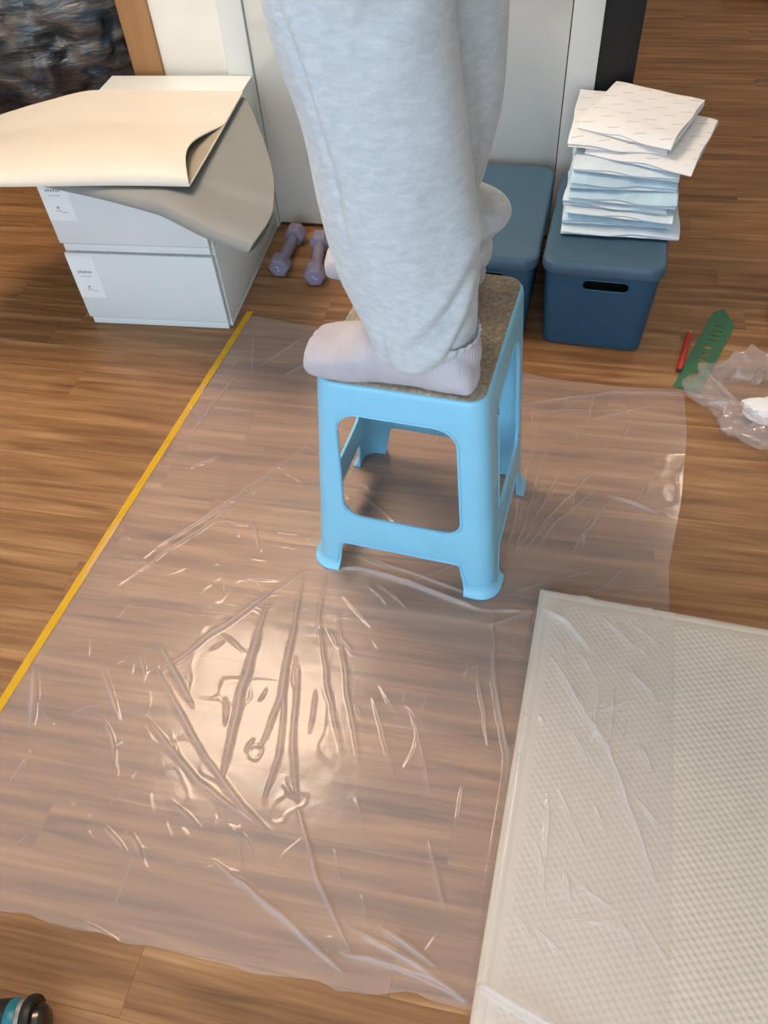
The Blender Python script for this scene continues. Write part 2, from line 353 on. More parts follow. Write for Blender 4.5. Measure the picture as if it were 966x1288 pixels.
MATFOLDS = [([(0.054, 0.795), (0.1, 0.769), (0.146, 0.717)], 6, 8), ([(0.081, 0.697), (0.137, 0.601), (0.175, 0.547), (0.21, 0.449), (0.242, 0.366)], 6, 5), ([(0.157, 0.659), (0.151, 0.556)], 4, 5), ([(0.183, 0.659), (0.175, 0.554)], 4, 4), ([(0.205, 0.692), (0.254, 0.642)], 4, 4), ([(0.157, 0.795), (0.218, 0.732)], 3, 5), ([(0.224, 0.562), (0.242, 0.524)], 5, 4), ([(0.216, 0.479), (0.247, 0.444)], 4, 4), ([(0.113, 0.576), (0.146, 0.523)], 3, 4), ([(0.12, 0.354), (0.126, 0.319)], 4, 4), ([(0.01, 0.197), (0.057, 0.184), (0.108, 0.168), (0.177, 0.141)], 9, 8), ([(0.079, 0.851), (0.157, 0.82)], 3, 4), ([(0.137, 0.601), (0.217, 0.643)], 2, 5), ([(0.089, 0.463), (0.091, 0.349)], 2, 5)]
rf = random.Random(3)
for _ in range(150):
    cx_, cy_ = rf.uniform(-.82, .25), rf.uniform(.2, 1.5)
    tx_, ty_ = (-.37, .84) if cx_ < -.15 else (-.02, .86)
    an = math.atan2(cy_-ty_, cx_-tx_)+rf.gauss(0, .28) if rf.random() < .55 else rf.gauss(-.75, .25)
    if cx_ > .03 and cy_ < .85: an = rf.gauss(-1.0, .35)
    ln = rf.uniform(.012, .05); bend = rf.uniform(-.3, .3)
    seg_ = ([(cx_-ln*math.cos(an), cy_-ln*math.sin(an)), (cx_, cy_), (cx_+ln*math.cos(an+bend), cy_+ln*math.sin(an+bend))], rf.uniform(1.0, 2.6), rf.uniform(3.0, 4.6))
    (MATFOLDS if (cx_ > .03 and cy_ < .85) else FOLDS).append(seg_)
STOOL_C = (-.192, 1.004); STOOL_R = math.radians(-5.2)
def film_height(x, y):
    u, v = to_mat(x, y)
    onm = ss(-.012, .010, u)*ss(-.012, .010, v)
    z = .0015+onm*(MAT_T+.0012)+onm*.0006*quilt(np.clip(u, 0, MW), np.clip(v, 0, MH))
    # gentle slack and fine crumple
    z = z+(.0011*(fbm(x*7, y*7, 0, 2)+1.2)+.00012*(fbm(x*38+y*20, y*55-x*12, 3, 2)+1.2))*(1-.45*onm)
    cr = np.abs(fbm(x*16+3, y*16, 9, 2)); z = z+.0007*np.exp(-(cr/.05)**2)*ss(-.2, .5, vnoise(x*6, y*6, 4))
    fold = np.zeros_like(x)
    for L, off in ((FOLDS, 1-onm), (MATFOLDS, onm*1.5)):
        for pts, h, w in L:
            pa = np.array(pts); sel = (x > pa[:, 0].min()-.03) & (x < pa[:, 0].max()+.03) & (y > pa[:, 1].min()-.03) & (y < pa[:, 1].max()+.03)
            if not sel.any(): continue
            gx, gy = x, y; x, y = gx[sel], gy[sel]
            n = len(pts)-1; best = np.full_like(x, 9.0); tt = np.zeros_like(x)
            wob = .0025*vnoise(x*30, y*30, h)
            for i in range(n):
                d, t_ = segdist(x+wob, y-wob, pts[i], pts[i+1]); m_ = d < best
                best = np.where(m_, d, best); tt = np.where(m_, (i+t_)/n, tt)
            prof = np.sin(PI*np.clip(tt*.94+.03, 0, 1))**.6
            ww = w*.001*(.30+.38*prof)
            ex = prof*np.exp(-(best/ww)**2); x, y = gx, gy; z[sel] += (off[sel])*h*.0012*ex; fold[sel] = np.maximum(fold[sel], np.minimum(1, off[sel]*ex*min(1, h/5.5)))
    # pressed flat below the stool feet
    for sx in (-1, 1):
        for sy in (-1, 1):
            fx = STOOL_C[0]+sx*.165*math.cos(STOOL_R)-sy*.142*math.sin(STOOL_R); fy = STOOL_C[1]+sx*.165*math.sin(STOOL_R)+sy*.142*math.cos(STOOL_R)
            d = np.hypot(x-fx, y-fy); z = z*ss(.035, .06, d)+.0008*(1-ss(.035, .06, d))
    return z, fold
nu, nv = 480, 620
uu = np.linspace(0, 1, nu); vv = np.linspace(0, 1, nv)
xt = [-.79, -.57, -.227, .029, .193, .335]; yt = [1.632, 1.598, 1.535, 1.471, 1.462, 1.469]
xb = [-.88, -.685, -.456, -.30, -.198, -.168, -.067, .014, .1, .25]; yb = [.185, .167, .163, .158, .166, .158, .178, .170, .12, .06]
U, V = np.meshgrid(uu, vv)
yl = .19+V*(1.62-.19)
xl = -.864+(yl-.33)/(1.62-.33)*(-.772+.864)
xr = np.interp(yl, [.1, .19, .49, .859, 1.097, 1.264, 1.469], [.243, .245, .262, .279, .286, .314, .335])
X = xl+(xr-xl)*U
Yt = np.interp(X, xt, yt); Yb = np.interp(X, xb, yb)+.004*vnoise(X*25, X*0)
Y = Yb+(Yt-Yb)*V
Z, FOLD = film_height(X, Y)
P = np.stack([X, Y, Z], -1).reshape(-1, 3); I = np.arange(nv*nu).reshape(nv, nu)
F = np.stack([I[:-1, :-1], I[:-1, 1:], I[1:, 1:], I[1:, :-1]], -1).reshape(-1, 4)
def mat_film(name, haze, rough=.10, tint=(.995, .985, .985), col=(230, 222, 220), bstr=.25, spec=1.0):
    m, t, b = new_mat(name); t.nodes.remove(b); out = t.nodes['Material Output']
    tr = N(t, 'ShaderNodeBsdfTransparent'); tr.inputs[0].default_value = (*tint, 1)
    df = N(t, 'ShaderNodeBsdfDiffuse'); df.inputs[0].default_value = srgb(*col)
    tl = N(t, 'ShaderNodeBsdfTranslucent'); tl.inputs[0].default_value = srgb(*col)
    gl = N(t, 'ShaderNodeBsdfGlossy'); gl.inputs['Roughness'].default_value = rough
    mp = coords(t, scale=(1, .55, 1)); n = noise(t, mp.outputs[0], 55, 3, .6, 1.2)
    rd = N(t, 'ShaderNodeMath', operation='ABSOLUTE'); sb = N(t, 'ShaderNodeMath', operation='SUBTRACT'); sb.inputs[1].default_value = .5
    t.links.new(n.outputs[0], sb.inputs[0]); t.links.new(sb.outputs[0], rd.inputs[0])
    bp = N(t, 'ShaderNodeBump'); bp.inputs['Strength'].default_value = bstr; bp.inputs['Distance'].default_value = .003; t.links.new(rd.outputs[0], bp.inputs['Height'])
    for s in (df, gl): t.links.new(bp.outputs[0], s.inputs['Normal'])
    d2 = N(t, 'ShaderNodeMixShader'); d2.inputs[0].default_value = .42; t.links.new(df.outputs[0], d2.inputs[1]); t.links.new(tl.outputs[0], d2.inputs[2])
    m1 = N(t, 'ShaderNodeMixShader'); aa = N(t, 'ShaderNodeAttribute', attribute_name='doubled'); hz_ = N(t, 'ShaderNodeMath', operation='MULTIPLY_ADD'); hz_.inputs[1].default_value = .15; hz_.inputs[2].default_value = haze; t.links.new(aa.outputs['Fac'], hz_.inputs[0]); t.links.new(hz_.outputs[0], m1.inputs[0])
    t.links.new(tr.outputs[0], m1.inputs[1]); t.links.new(d2.outputs[0], m1.inputs[2])
    # two-sided Schlick reflectance, the same from above and below the thin sheet
    ge = N(t, 'ShaderNodeNewGeometry'); dt = N(t, 'ShaderNodeVectorMath', operation='DOT_PRODUCT'); t.links.new(ge.outputs['Incoming'], dt.inputs[0]); t.links.new(bp.outputs[0], dt.inputs[1])
    ab = N(t, 'ShaderNodeMath', operation='ABSOLUTE'); t.links.new(dt.outputs['Value'], ab.inputs[0])
    om = N(t, 'ShaderNodeMath', operation='SUBTRACT', use_clamp=True); om.inputs[0].default_value = 1.0; t.links.new(ab.outputs[0], om.inputs[1])
    pw = N(t, 'ShaderNodeMath', operation='POWER'); pw.inputs[1].default_value = 5.0; t.links.new(om.outputs[0], pw.inputs[0])
    fm = N(t, 'ShaderNodeMath', operation='MULTIPLY_ADD'); fm.inputs[1].default_value = .7; fm.inputs[2].default_value = .045*spec; t.links.new(pw.outputs[0], fm.inputs[0])
    m2 = N(t, 'ShaderNodeMixShader'); t.links.new(fm.outputs[0], m2.inputs[0]); t.links.new(m1.outputs[0], m2.inputs[1]); t.links.new(gl.outputs[0], m2.inputs[2])
    t.links.new(m2.outputs[0], out.inputs[0]); return m
M_FILM = mat_film('masking_film', .235, .15, tint=(1, .995, .99), col=(255, 246, 246), bstr=.08, spec=.75)
film = thing('plastic_film', 'large wrinkled clear plastic sheet under the stool, yellow tape on one edge', 'plastic sheet', (0, 0, 0))
cs_ = from_np('clear_sheet', P, F, M_FILM, film)
at = cs_.data.attributes.new('doubled', 'FLOAT', 'POINT'); at.data.foreach_set('value', FOLD.ravel().astype(np.float32))
# yellow tape strip along the left edge
bm = bmesh.new(); n = 60; rows = []
for i in range(n+1):
    y = 1.645+(.30-1.645)*i/n; x = -.864+(y-.33)/(1.62-.33)*(-.772+.864); w = .0085+.0004*math.sin(i*1.3)
    rows.append([(x-w, y-.001, .0004), (x+w, y+.001, .0004), (x+w, y+.001, .0036), (x-w, y-.001, .0028)])
add_loft(bm, rows); o = from_bm('masking_tape', bm, simple('yellow_tape', srgb(208, 160, 16), .55, .35, .05, 40, .2, 300), film); o['label'] = 'yellow masking tape strip'

# ------------------------------------------------------------------ stool
stool = thing('plastic_stool', 'light blue square plastic step stool with window cut sides, person standing on it', 'stool', (STOOL_C[0], STOOL_C[1], .0022), STOOL_R)
M_BLUE = simple('light_blue_plastic', srgb(134, 200, 228), .38, .5, .03, 12, .08, 260)
ST = .472
def half(z): f = z/ST; return .174+(.132-.174)*f, .159+(.163-.159)*f
def sring(z, off, r=.030, n=7, sh=0.0):
    hx, hy = half(z); return rrect(hx+off, hy+off, r+off, n, z, .012*z/ST, -.001*z/ST)
bm = bmesh.new(); th = .0045
rings = [sring(z, 0) for z in np.linspace(0, ST-.012, 14)]
rings += [sring(ST-.005, -.0008), sring(ST-.0015, -.0025), sring(ST, -.005)]
rings += [sring(ST, -.0065)]
rings += [sring(ST-.003, -.008)]
inner = [sring(z, -th) for z in np.linspace(ST-.010, 0, 14)]
rings_all = rings+[sring(ST-.003, -.06)]+[]
rows = add_loft(bm, rings, cap=False); bm.faces.new(rows[-1])
rows2 = add_loft(bm, inner, cap=False); bm.faces.new(rows2[0][::-1])
a, b_ = rows[0], rows2[-1]
for i in range(len(a)):
    j = (i+1) % len(a); bm.faces.new((a[j], a[i], b_[i], b_[j]))
body = from_bm('body_shell', bm, M_BLUE, stool, None)
def rpoly(pts, r, n=6):
    out = []; N_ = len(pts)
    for i in range(N_):
        p0, p1, p2 = Vector(pts[i-1]), Vector(pts[i]), Vector(pts[(i+1) % N_])
        rr = r[i] if hasattr(r, '__len__') else r
        if rr <= 0: out.append(tuple(p1)); continue
        d0 = (p0-p1).normalized(); d1 = (p2-p1).normalized(); ang = d0.angle(d1); tl = rr/math.tan(ang/2)
        a_ = p1+d0*tl; c_ = p1+d1*tl; ctr = p1+(d0+d1).normalized()*(rr/math.sin(ang/2))
        a0 = math.atan2(a_.y-ctr.y, a_.x-ctr.x); a1 = math.atan2(c_.y-ctr.y, c_.x-ctr.x)
        da = (a1-a0+PI) % (2*PI)-PI
        for k in range(n+1): out.append((ctr.x+rr*math.cos(a0+da*k/n), ctr.y+rr*math.sin(a0+da*k/n)))
    return out
F_WIN = rpoly([(-.088, .412), (.100, .412), (.110, .166), (-.100, .166)], [.036, .036, .030, .034])
F_ARCH = rpoly([(-.112, .083), (.108, .083), (.124, -.02), (-.130, -.02)], [.014, .014, 0, 0])
S_WIN = rpoly([(-.082, .412), (.088, .412), (.094, .166), (-.090, .166)], [.036, .036, .030, .030])
S_ARCH = rpoly([(-.094, .083), (.096, .083), (.106, -.02), (-.106, -.02)], [.014, .014, 0, 0])
def prism(poly, axis):
    bm = bmesh.new()
    if axis == 'y': rr = [[(a, s, z) for a, z in poly] for s in (-.3, .3)]
    else: rr = [[(s, a, z) for a, z in poly] for s in (-.3, .3)]
    add_loft(bm, rr); bmesh.ops.recalc_face_normals(bm, faces=bm.faces)
    me = bpy.data.meshes.new('cut'); bm.to_mesh(me); bm.free()
    o = bpy.data.objects.new('cut', me); C.objects.link(o); return o
body.parent = None
boolean(body, [prism(F_WIN, 'y'), prism(F_ARCH, 'y'), prism(S_WIN, 'x'), prism(S_ARCH, 'x')])
mb = body.modifiers.new('bv', 'BEVEL'); mb.width = .0013; mb.segments = 2; mb.limit_method = 'ANGLE'; mb.angle_limit = math.radians(50)
bake(body); smooth(body.data, 40); body.parent = stool
if not body.data.materials: body.data.materials.append(M_BLUE)
# raised beads around the openings
def bead(poly, axis, s, closed, name='opening_rim'):
    bm = bmesh.new(); pts = []
    cx = sum(p[0] for p in poly)/len(poly); cz = sum(p[1] for p in poly)/len(poly)
    for a, z in poly:
        hx, hy = half(max(z, 0)); z = max(z, .012)
        d = Vector((a-cx, z-cz)); d = d.normalized()*.004
        aa, zz = a+d.x, z+(d.y if closed else max(d.y, 0))
        if axis == 'y': pts.append((aa, s*(hy+.0002)-.001*z/ST, zz))
        else: pts.append((s*(hx+.0002)+.012*z/ST, aa, zz))
    add_tube(bm, pts, .0019, 8, closed); return from_bm(name, bm, M_BLUE, stool)
for s in (-1, 1):
    bead(F_WIN, 'y', s, True); bead(S_WIN, 'x', s, True)
    bead([p for p in F_ARCH][:14]+[(.1235, .012)], 'y', s, False, 'arch_rim') if False else None
    arch = [(-.129, .012)]+F_ARCH[:14]+[(.1235, .012)]; bead(arch, 'y', s, False, 'arch_rim')
    arch = [(-.106, .012)]+S_ARCH[:14]+[(.106, .012)]; bead(arch, 'x', s, False, 'arch_rim')
# feet: flared lips, one mesh per foot
bm = bmesh.new()
prof = [(.024, .0003), (.013, .0020), (.007, .0055), (.0045, .0100), (.0025, .0115), (0, .0115), (0, -.002), (.022, -.0015)]
rows = add_loft(bm, [sring(z, o_) for z, o_ in prof], cap=False, closed=True)
bmesh.ops.recalc_face_normals(bm, faces=bm.faces)
me = bpy.data.meshes.new('feet'); bm.to_mesh(me); bm.free(); fo = bpy.data.objects.new('feet', me); C.objects.link(fo)
boolean(fo, [prism([(a, z) for a, z in F_ARCH], 'y'), prism(S_ARCH, 'x')])
src = fo.data
for sx in (1, -1):
    for sy in (1, -1):
        bm = bmesh.new(); bm.from_mesh(src)
        bmesh.ops.delete(bm, geom=[f for f in bm.faces if f.calc_center_median().x*sx < 0 or f.calc_center_median().y*sy < 0], context='FACES')
        from_bm('foot', bm, M_BLUE, stool, 40)
bpy.data.objects.remove(fo)
# underside ribs and the worn seat pad
bm = bmesh.new()
for k in (-.06, 0, .06): add_box(bm, (k+.01, .005, ST-.022), (.003, .26, .022)); add_box(bm, (.01, k+.005, ST-.022), (.22, .003, .022))
from_bm('underside_rib', bm, M_BLUE, stool)
def mat_pad():
    m, t, b = new_mat('worn_seat_pad'); mp = coords(t)
    n1 = noise(t, mp.outputs[0], 9, 4, .6); n2 = noise(t, mp.outputs[0], 130, 3, .7); vo = N(t, 'ShaderNodeTexVoronoi'); vo.inputs['Scale'].default_value = 95; t.links.new(mp.outputs[0], vo.inputs['Vector'])
    ad = N(t, 'ShaderNodeMath', operation='MULTIPLY_ADD'); ad.inputs[1].default_value = .55; t.links.new(n2.outputs[0], ad.inputs[0])
    ml = N(t, 'ShaderNodeMath', operation='MULTIPLY'); ml.inputs[1].default_value = .55; t.links.new(n1.outputs[0], ml.inputs[0]); t.links.new(ml.outputs[0], ad.inputs[2])
    r = ramp(t, ad.outputs[0], [(.36, srgb(92, 82, 72)), (.50, srgb(132, 122, 108)), (.62, srgb(162, 148, 126)), (.74, srgb(206, 192, 166))])
    r2 = ramp(t, vo.outputs['Distance'], [(.0, srgb(232, 222, 200)), (.10, srgb(232, 222, 200)), (.16, (0, 0, 0, 1))])
    n3 = noise(t, mp.outputs[0], 22, 1); r3 = ramp(t, n3.outputs[0], [(.60, (0, 0, 0, 1)), (.68, (1, 1, 1, 1))])
    mk = N(t, 'ShaderNodeMath', operation='MULTIPLY'); bw = ramp(t, vo.outputs['Distance'], [(.10, (1, 1, 1, 1)), (.18, (0, 0, 0, 1))])
    t.links.new(bw.outputs[0], mk.inputs[0]); t.links.new(r3.outputs[0], mk.inputs[1])
    mx = N(t, 'ShaderNodeMix', data_type='RGBA'); t.links.new(mk.outputs[0], mx.inputs[0]); t.links.new(r.outputs[0], mx.inputs[6]); mx.inputs[7].default_value = srgb(205, 195, 172)
    t.links.new(mx.outputs[2], b.inputs['Base Color']); b.inputs['Roughness'].default_value = .75; b.inputs['Specular IOR Level'].default_value = .25
    bump(t, b, n2.outputs[0], .5, .002); return m
bm = bmesh.new(); add_loft(bm, [rrect(.1265, .1575, .025, 6, z, .012, -.001) for z in (ST-.004, ST+.003)]+[rrect(.1245, .1555, .024, 6, ST+.0045, .012, -.001)])
o = from_bm('seat_pad', bm, mat_pad(), stool); o['label'] = 'worn speckled grey brown seat pad'
SEAT_Z = ST+.0045+.0022

# ------------------------------------------------------------------ person in grey sweatpants, standing on the stool
person = thing('person', 'person in baggy light grey sweatpants and pale lilac socks standing on the blue stool', 'person', (-.16, 1.02, SEAT_Z))
POFF = Vector((-.16, 1.02, SEAT_Z))
def remeshed(name, bm, vox, mat, sm=6, fac=.6, disp=None):
    bmesh.ops.recalc_face_normals(bm, faces=bm.faces)
    me = bpy.data.meshes.new(name); bm.to_mesh(me); bm.free()
    o = bpy.data.objects.new(name, me); C.objects.link(o)
    m = o.modifiers.new('r', 'REMESH'); m.mode = 'VOXEL'; m.voxel_size = vox
    m = o.modifiers.new('s', 'SMOOTH'); m.factor = fac; m.iterations = sm
    bake(o); me = o.data
    if disp:
        n = len(me.vertices); co = np.empty(n*3); me.vertices.foreach_get('co', co); co = co.reshape(-1, 3)
        nm = np.empty(n*3); me.vertices.foreach_get('normal', nm); nm = nm.reshape(-1, 3)
        co = co+nm*disp(co, nm)[:, None]; me.vertices.foreach_set('co', co.ravel()); me.update()
    smooth(me); me.materials.clear(); me.materials.append(mat); return o
def set_person(o, parent=None):
    # meshes are made in room coordinates, then moved under the person's empty at the soles
    n = len(o.data.vertices); co = np.empty(n*3); o.data.vertices.foreach_get('co', co)
    co = co.reshape(-1, 3)-np.array(POFF); o.data.vertices.foreach_set('co', co.ravel()); o.data.update(); o.parent = parent or person
    return o
def interp_rings(secs, m, n=64, power=2.0):
    secs = np.array(secs, float); t = np.arange(len(secs)); tt = np.linspace(0, len(secs)-1, m)
    out = []
    from_s = []
    for k in range(secs.shape[1]):
        y = secs[:, k]; d = np.gradient(y)
        i = np.clip(tt.astype(int), 0, len(y)-2); f = tt-i
        h00 = 2*f**3-3*f**2+1; h10 = f**3-2*f**2+f; h01 = -2*f**3+3*f**2; h11 = f**3-f**2
        from_s.append(h00*y[i]+h10*d[i]+h01*y[i+1]+h11*d[i+1])
    return np.array(from_s).T
def leg_bm(bm, secs, m=70, n=56):
    S = interp_rings(secs, m); rings = []
    for cx, cy, z, rx, ry, tilt in S:
        drp = 0.0
        if tilt < 0: drp, tilt = tilt, 0.0
        ring = []
        for k in range(n):
            a = 2*PI*k/n; c_, s_ = math.cos(a), math.sin(a)
            ring.append((cx+rx*c_, cy+ry*s_, z+tilt*c_+drp*math.exp(-(((a-3.93+PI) % (2*PI)-PI)/.95)**2)))
        rings.append(ring)
    add_loft(bm, rings)
def mat_pants():
    m, t, b = new_mat('heather_grey_jersey'); mp = coords(t, scale=(1, 1, 2.6))
    n1 = noise(t, mp.outputs[0], 48, 4, .65, .6); n2 = noise(t, mp.outputs[0], 420, 2, .6)
    r = ramp(t, n1.outputs[0], [(.28, srgb(176, 181, 184)), (.50, srgb(188, 192, 194)), (.72, srgb(200, 203, 204))])
    t.links.new(r.outputs[0], b.inputs['Base Color']); b.inputs['Roughness'].default_value = .95; b.inputs['Specular IOR Level'].default_value = .1
    b.inputs['Sheen Weight'].default_value = .25
    bump(t, b, n2.outputs[0], .35, .001); return m
M_PANTS = mat_pants()
def ridge(px, pz, pts, w):
    best = np.full_like(px, 9.0); tt = np.zeros_like(px); n = len(pts)-1
    for i in range(n):
        d, t_ = segdist(px, pz, pts[i], pts[i+1]); m_ = d < best; best = np.where(m_, d, best); tt = np.where(m_, (i+t_)/n, tt)
    return np.exp(-(best/w)**2)*np.sin(PI*np.clip(tt*.9+.05, 0, 1))**.5
def pants_disp(co, nm):
    x, y, z = co.T; d = .0022*fbm(x*9, z*7, y*9, 3)
    d += .0035*vnoise(x*14+z*5, z*10-x*8, y*12)*ss(.72, .52, z)
    near = (nm[:, 1] < .25) & (y < 1.02); k = near.astype(float)*ss(.35, -.1, nm[:, 1])
    for pts, w, a in (([(-.308, .961), (-.283, .878), (-.265, .799), (-.251, .698)], .005, -.0055), ([(-.292, .961), (-.268, .87), (-.250, .799), (-.238, .698)], .008, .004),
                      ([(-.082, .685), (-.120, .617), (-.170, .572)], .011, -.0095), ([(-.088, .650), (-.124, .578), (-.168, .532)], .011, .009), ([(-.078, .715), (-.112, .640), (-.165, .595)], .014, .008),
                      ([(-.208, .590), (-.206, .545), (-.190, .515)], .0045, -.005), ([(-.220, .57), (-.217, .54), (-.200, .51)], .008, .003),
                      ([(-.076, .685), (-.092, .605)], .007, -.009), ([(-.09, .72), (-.083, .659)], .006, .004), ([(-.12, .95), (-.103, .823), (-.09, .718)], .008, -.003),
                      ([(-.30, .98), (-.22, .93), (-.14, .99)], .02, -.008), ([(-.26, .86), (-.21, .76), (-.2, .66)], .03, .006), ([(-.155, .575), (-.125, .605), (-.105, .64)], .004, -.003), ([(-.12, .56), (-.10, .60)], .004, -.005), ([(-.14, .80), (-.13, .68)], .025, -.004), ([(-.24, .62), (-.19, .60), (-.14, .625)], .012, -.004), ([(-.13, .535), (-.16, .52)], .006, -.004)):
        d = d+k*a*ridge(x, z, pts, w)
    far = (y > 1.03).astype(float)
    for pts, w, a in (([(-.075, .648), (-.10, .638), (-.14, .645)], .008, -.008), ([(-.07, .605), (-.11, .595), (-.16, .60)], .012, .005), ([(-.075, .568), (-.12, .555)], .006, -.006), ([(-.11, .85), (-.10, .74), (-.12, .66)], .010, -.006), ([(-.08, .70), (-.10, .655)], .008, .005)):
        d = d+far*a*ridge(x, z, pts, w)
    return d
bm = bmesh.new()
near_leg = [(-.130, .872, .574, .032, .032, -.006), (-.135, .872, .559, .045, .044, -.020), (-.146, .873, .556, .059, .056, -.031), (-.158, .880, .570, .072, .068, -.031), (-.170, .892, .596, .083, .077, -.016), (-.184, .912, .63, .097, .083, 0), (-.199, .928, .71, .1015, .086, 0), (-.215, .942, .82, .1015, .088, 0), (-.237, .948, .95, .108, .092, 0), (-.205, .957, 1.08, .106, .096, 0), (-.155, .970, 1.22, .108, .10, 0), (-.11, .985, 1.34, .11, .10, 0)]
far_leg = [(-.135, 1.118, .534, .034, .034, .004), (-.140, 1.118, .528, .048, .050, 0), (-.147, 1.118, .552, .056, .060, 0), (-.148, 1.118, .578, .062, .064, 0), (-.143, 1.118, .600, .075, .068, 0), (-.144, 1.117, .620, .073, .066, 0), (-.162, 1.114, .642, .052, .060, 0), (-.170, 1.110, .68, .068, .068, 0), (-.172, 1.105, .76, .086, .076, 0), (-.176, 1.100, .90, .092, .082, 0), (-.170, 1.095, 1.0, .096, .088, 0), (-.14, 1.085, 1.18, .102, .096, 0), (-.11, 1.07, 1.34, .11, .10, 0)]
leg_bm(bm, near_leg); leg_bm(bm, far_leg)
leg_bm(bm, [(-.11, 1.03, 1.28, .10, .15, 0), (-.10, 1.03, 1.34, .125, .175, 0), (-.10, 1.03, 1.42, .12, .165, 0), (-.10, 1.03, 1.47, .115, .155, 0)], 20)
pants = remeshed('sweatpants', bm, .0042, M_PANTS, 8, .6, pants_disp)
set_person(pants)
pants['label'] = 'baggy light grey heather sweatpants'
# gathered elastic hems
def hem(cx, cy, z, rx, ry, tx, name='elastic_hem'):
    bm = bmesh.new(); rings = []; n = 180
    for j, (dr, dz) in enumerate(((.010, .016), (.006, .008), (.0005, .001), (-.003, -.007), (-.006, -.008), (-.007, .004))):
        ring = []
        for k in range(n):
            a = 2*PI*k/n; fr_ = .0022*math.sin(a*26+1.2*math.sin(a*3))*(1 if j in (1, 2, 3) else .4)
            ring.append((cx+(rx+dr+fr_)*math.cos(a), cy+(ry+dr+fr_)*math.sin(a), z+dz+tx*math.cos(a)))
        rings.append(ring)
    add_loft(bm, rings, cap=False); return set_person(from_bm(name, bm, M_PANTS, None), None)
h1 = hem(-.127, .869, .553, .037, .037, .004); h2 = hem(-.135, 1.118, .522, .036, .036, .004)
# socks
def mat_sock():
    m, t, b = new_mat('lilac_knit'); mp = coords(t)
    n1 = noise(t, mp.outputs[0], 14, 3); wv = N(t, 'ShaderNodeTexWave', bands_direction='X'); wv.inputs['Scale'].default_value = 95; wv.inputs['Distortion'].default_value = 1.5; t.links.new(mp.outputs[0], wv.inputs[0])
    n2 = noise(t, mp.outputs[0], 600, 2)
    r = ramp(t, n1.outputs[0], [(.3, srgb(172, 166, 172)), (.7, srgb(190, 185, 191))]); t.links.new(r.outputs[0], b.inputs['Base Color'])
    b.inputs['Roughness'].default_value = .95; b.inputs['Specular IOR Level'].default_value = .1; b.inputs['Sheen Weight'].default_value = .2
    ad = N(t, 'ShaderNodeMath', operation='MULTIPLY_ADD'); ad.inputs[1].default_value = .6; t.links.new(wv.outputs[0], ad.inputs[0]); t.links.new(n2.outputs[0], ad.inputs[2])
    bump(t, b, ad.outputs[0], .35, .0012); return m
M_SOCK = mat_sock()
def foot_bm(bm, heel, toe, ank):
    # sections along the foot: t from heel to toe, half width, height, drop
    hx, hy = heel; tx, ty = toe; L = math.hypot(tx-hx, ty-hy); ux, uy = (tx-hx)/L, (ty-hy)/L; vx, vy = -uy, ux
    S = interp_rings([(-.01, .014, .034, .012), (.02, .029, .056, .002), (.10, .037, .080, 0), (.24, .039, .098, 0), (.38, .040, .096, .001), (.52, .044, .080, .002), (.66, .052, .070, .002), (.80, .054, .060, 0), (.90, .050, .054, -.001), (.97, .040, .046, .000), (1.01, .016, .028, .008)], 50)
    rings = []
    for t_, w, h, lo in S:
        ring = []
        for k in range(40):
            a = 2*PI*k/40; c_, s_ = math.cos(a), math.sin(a)
            c_ = math.copysign(abs(c_)**.85, c_); s2 = math.copysign(abs(s_)**.75, s_)
            zc = SEAT_Z+(h+lo)/2; zz = zc+(h-lo)/2*s2
            ring.append((hx+ux*L*t_+vx*w*c_, hy+uy*L*t_+vy*w*c_, zz))
        rings.append(ring)
    add_loft(bm, rings)
    leg_bm(bm, [(ank[0], ank[1], SEAT_Z+.045, .040, .031, 0), (ank[0]-.001, ank[1], SEAT_Z+.075, .038, .032, 0), (ank[0]-.003, ank[1], SEAT_Z+.095, .030, .030, 0), (ank[0]-.008, ank[1]+.004, SEAT_Z+.118, .026, .026, 0)], 16, 40)
def sock_disp(co, nm):
    x, y, z = co.T
    ank = ss(SEAT_Z+.055, SEAT_Z+.075, z)*ss(-.19, -.17, x)
    a = np.arctan2(y-.870, x+.117)
    toes = .0016*np.sin((y-.9)*2*PI/.017)*ss(-.30, -.335, x)*ss(.3, .7, nm[:, 2])
    return .0012*fbm(x*35, y*35, z*35, 3)+.0009*np.sin(a*46)*ank+toes-.0015*ridge(x, z, [(-.10, .50), (-.12, .53), (-.15, .545)], .004)
for heel, toe, ank in (((-.082, .856), (-.336, .892), (-.117, .870)), ((-.104, 1.124), (-.368, 1.136), (-.136, 1.120))):
    bm = bmesh.new(); foot_bm(bm, heel, toe, ank)
    o = remeshed('sock', bm, .0032, M_SOCK, 6, .6, sock_disp); set_person(o)
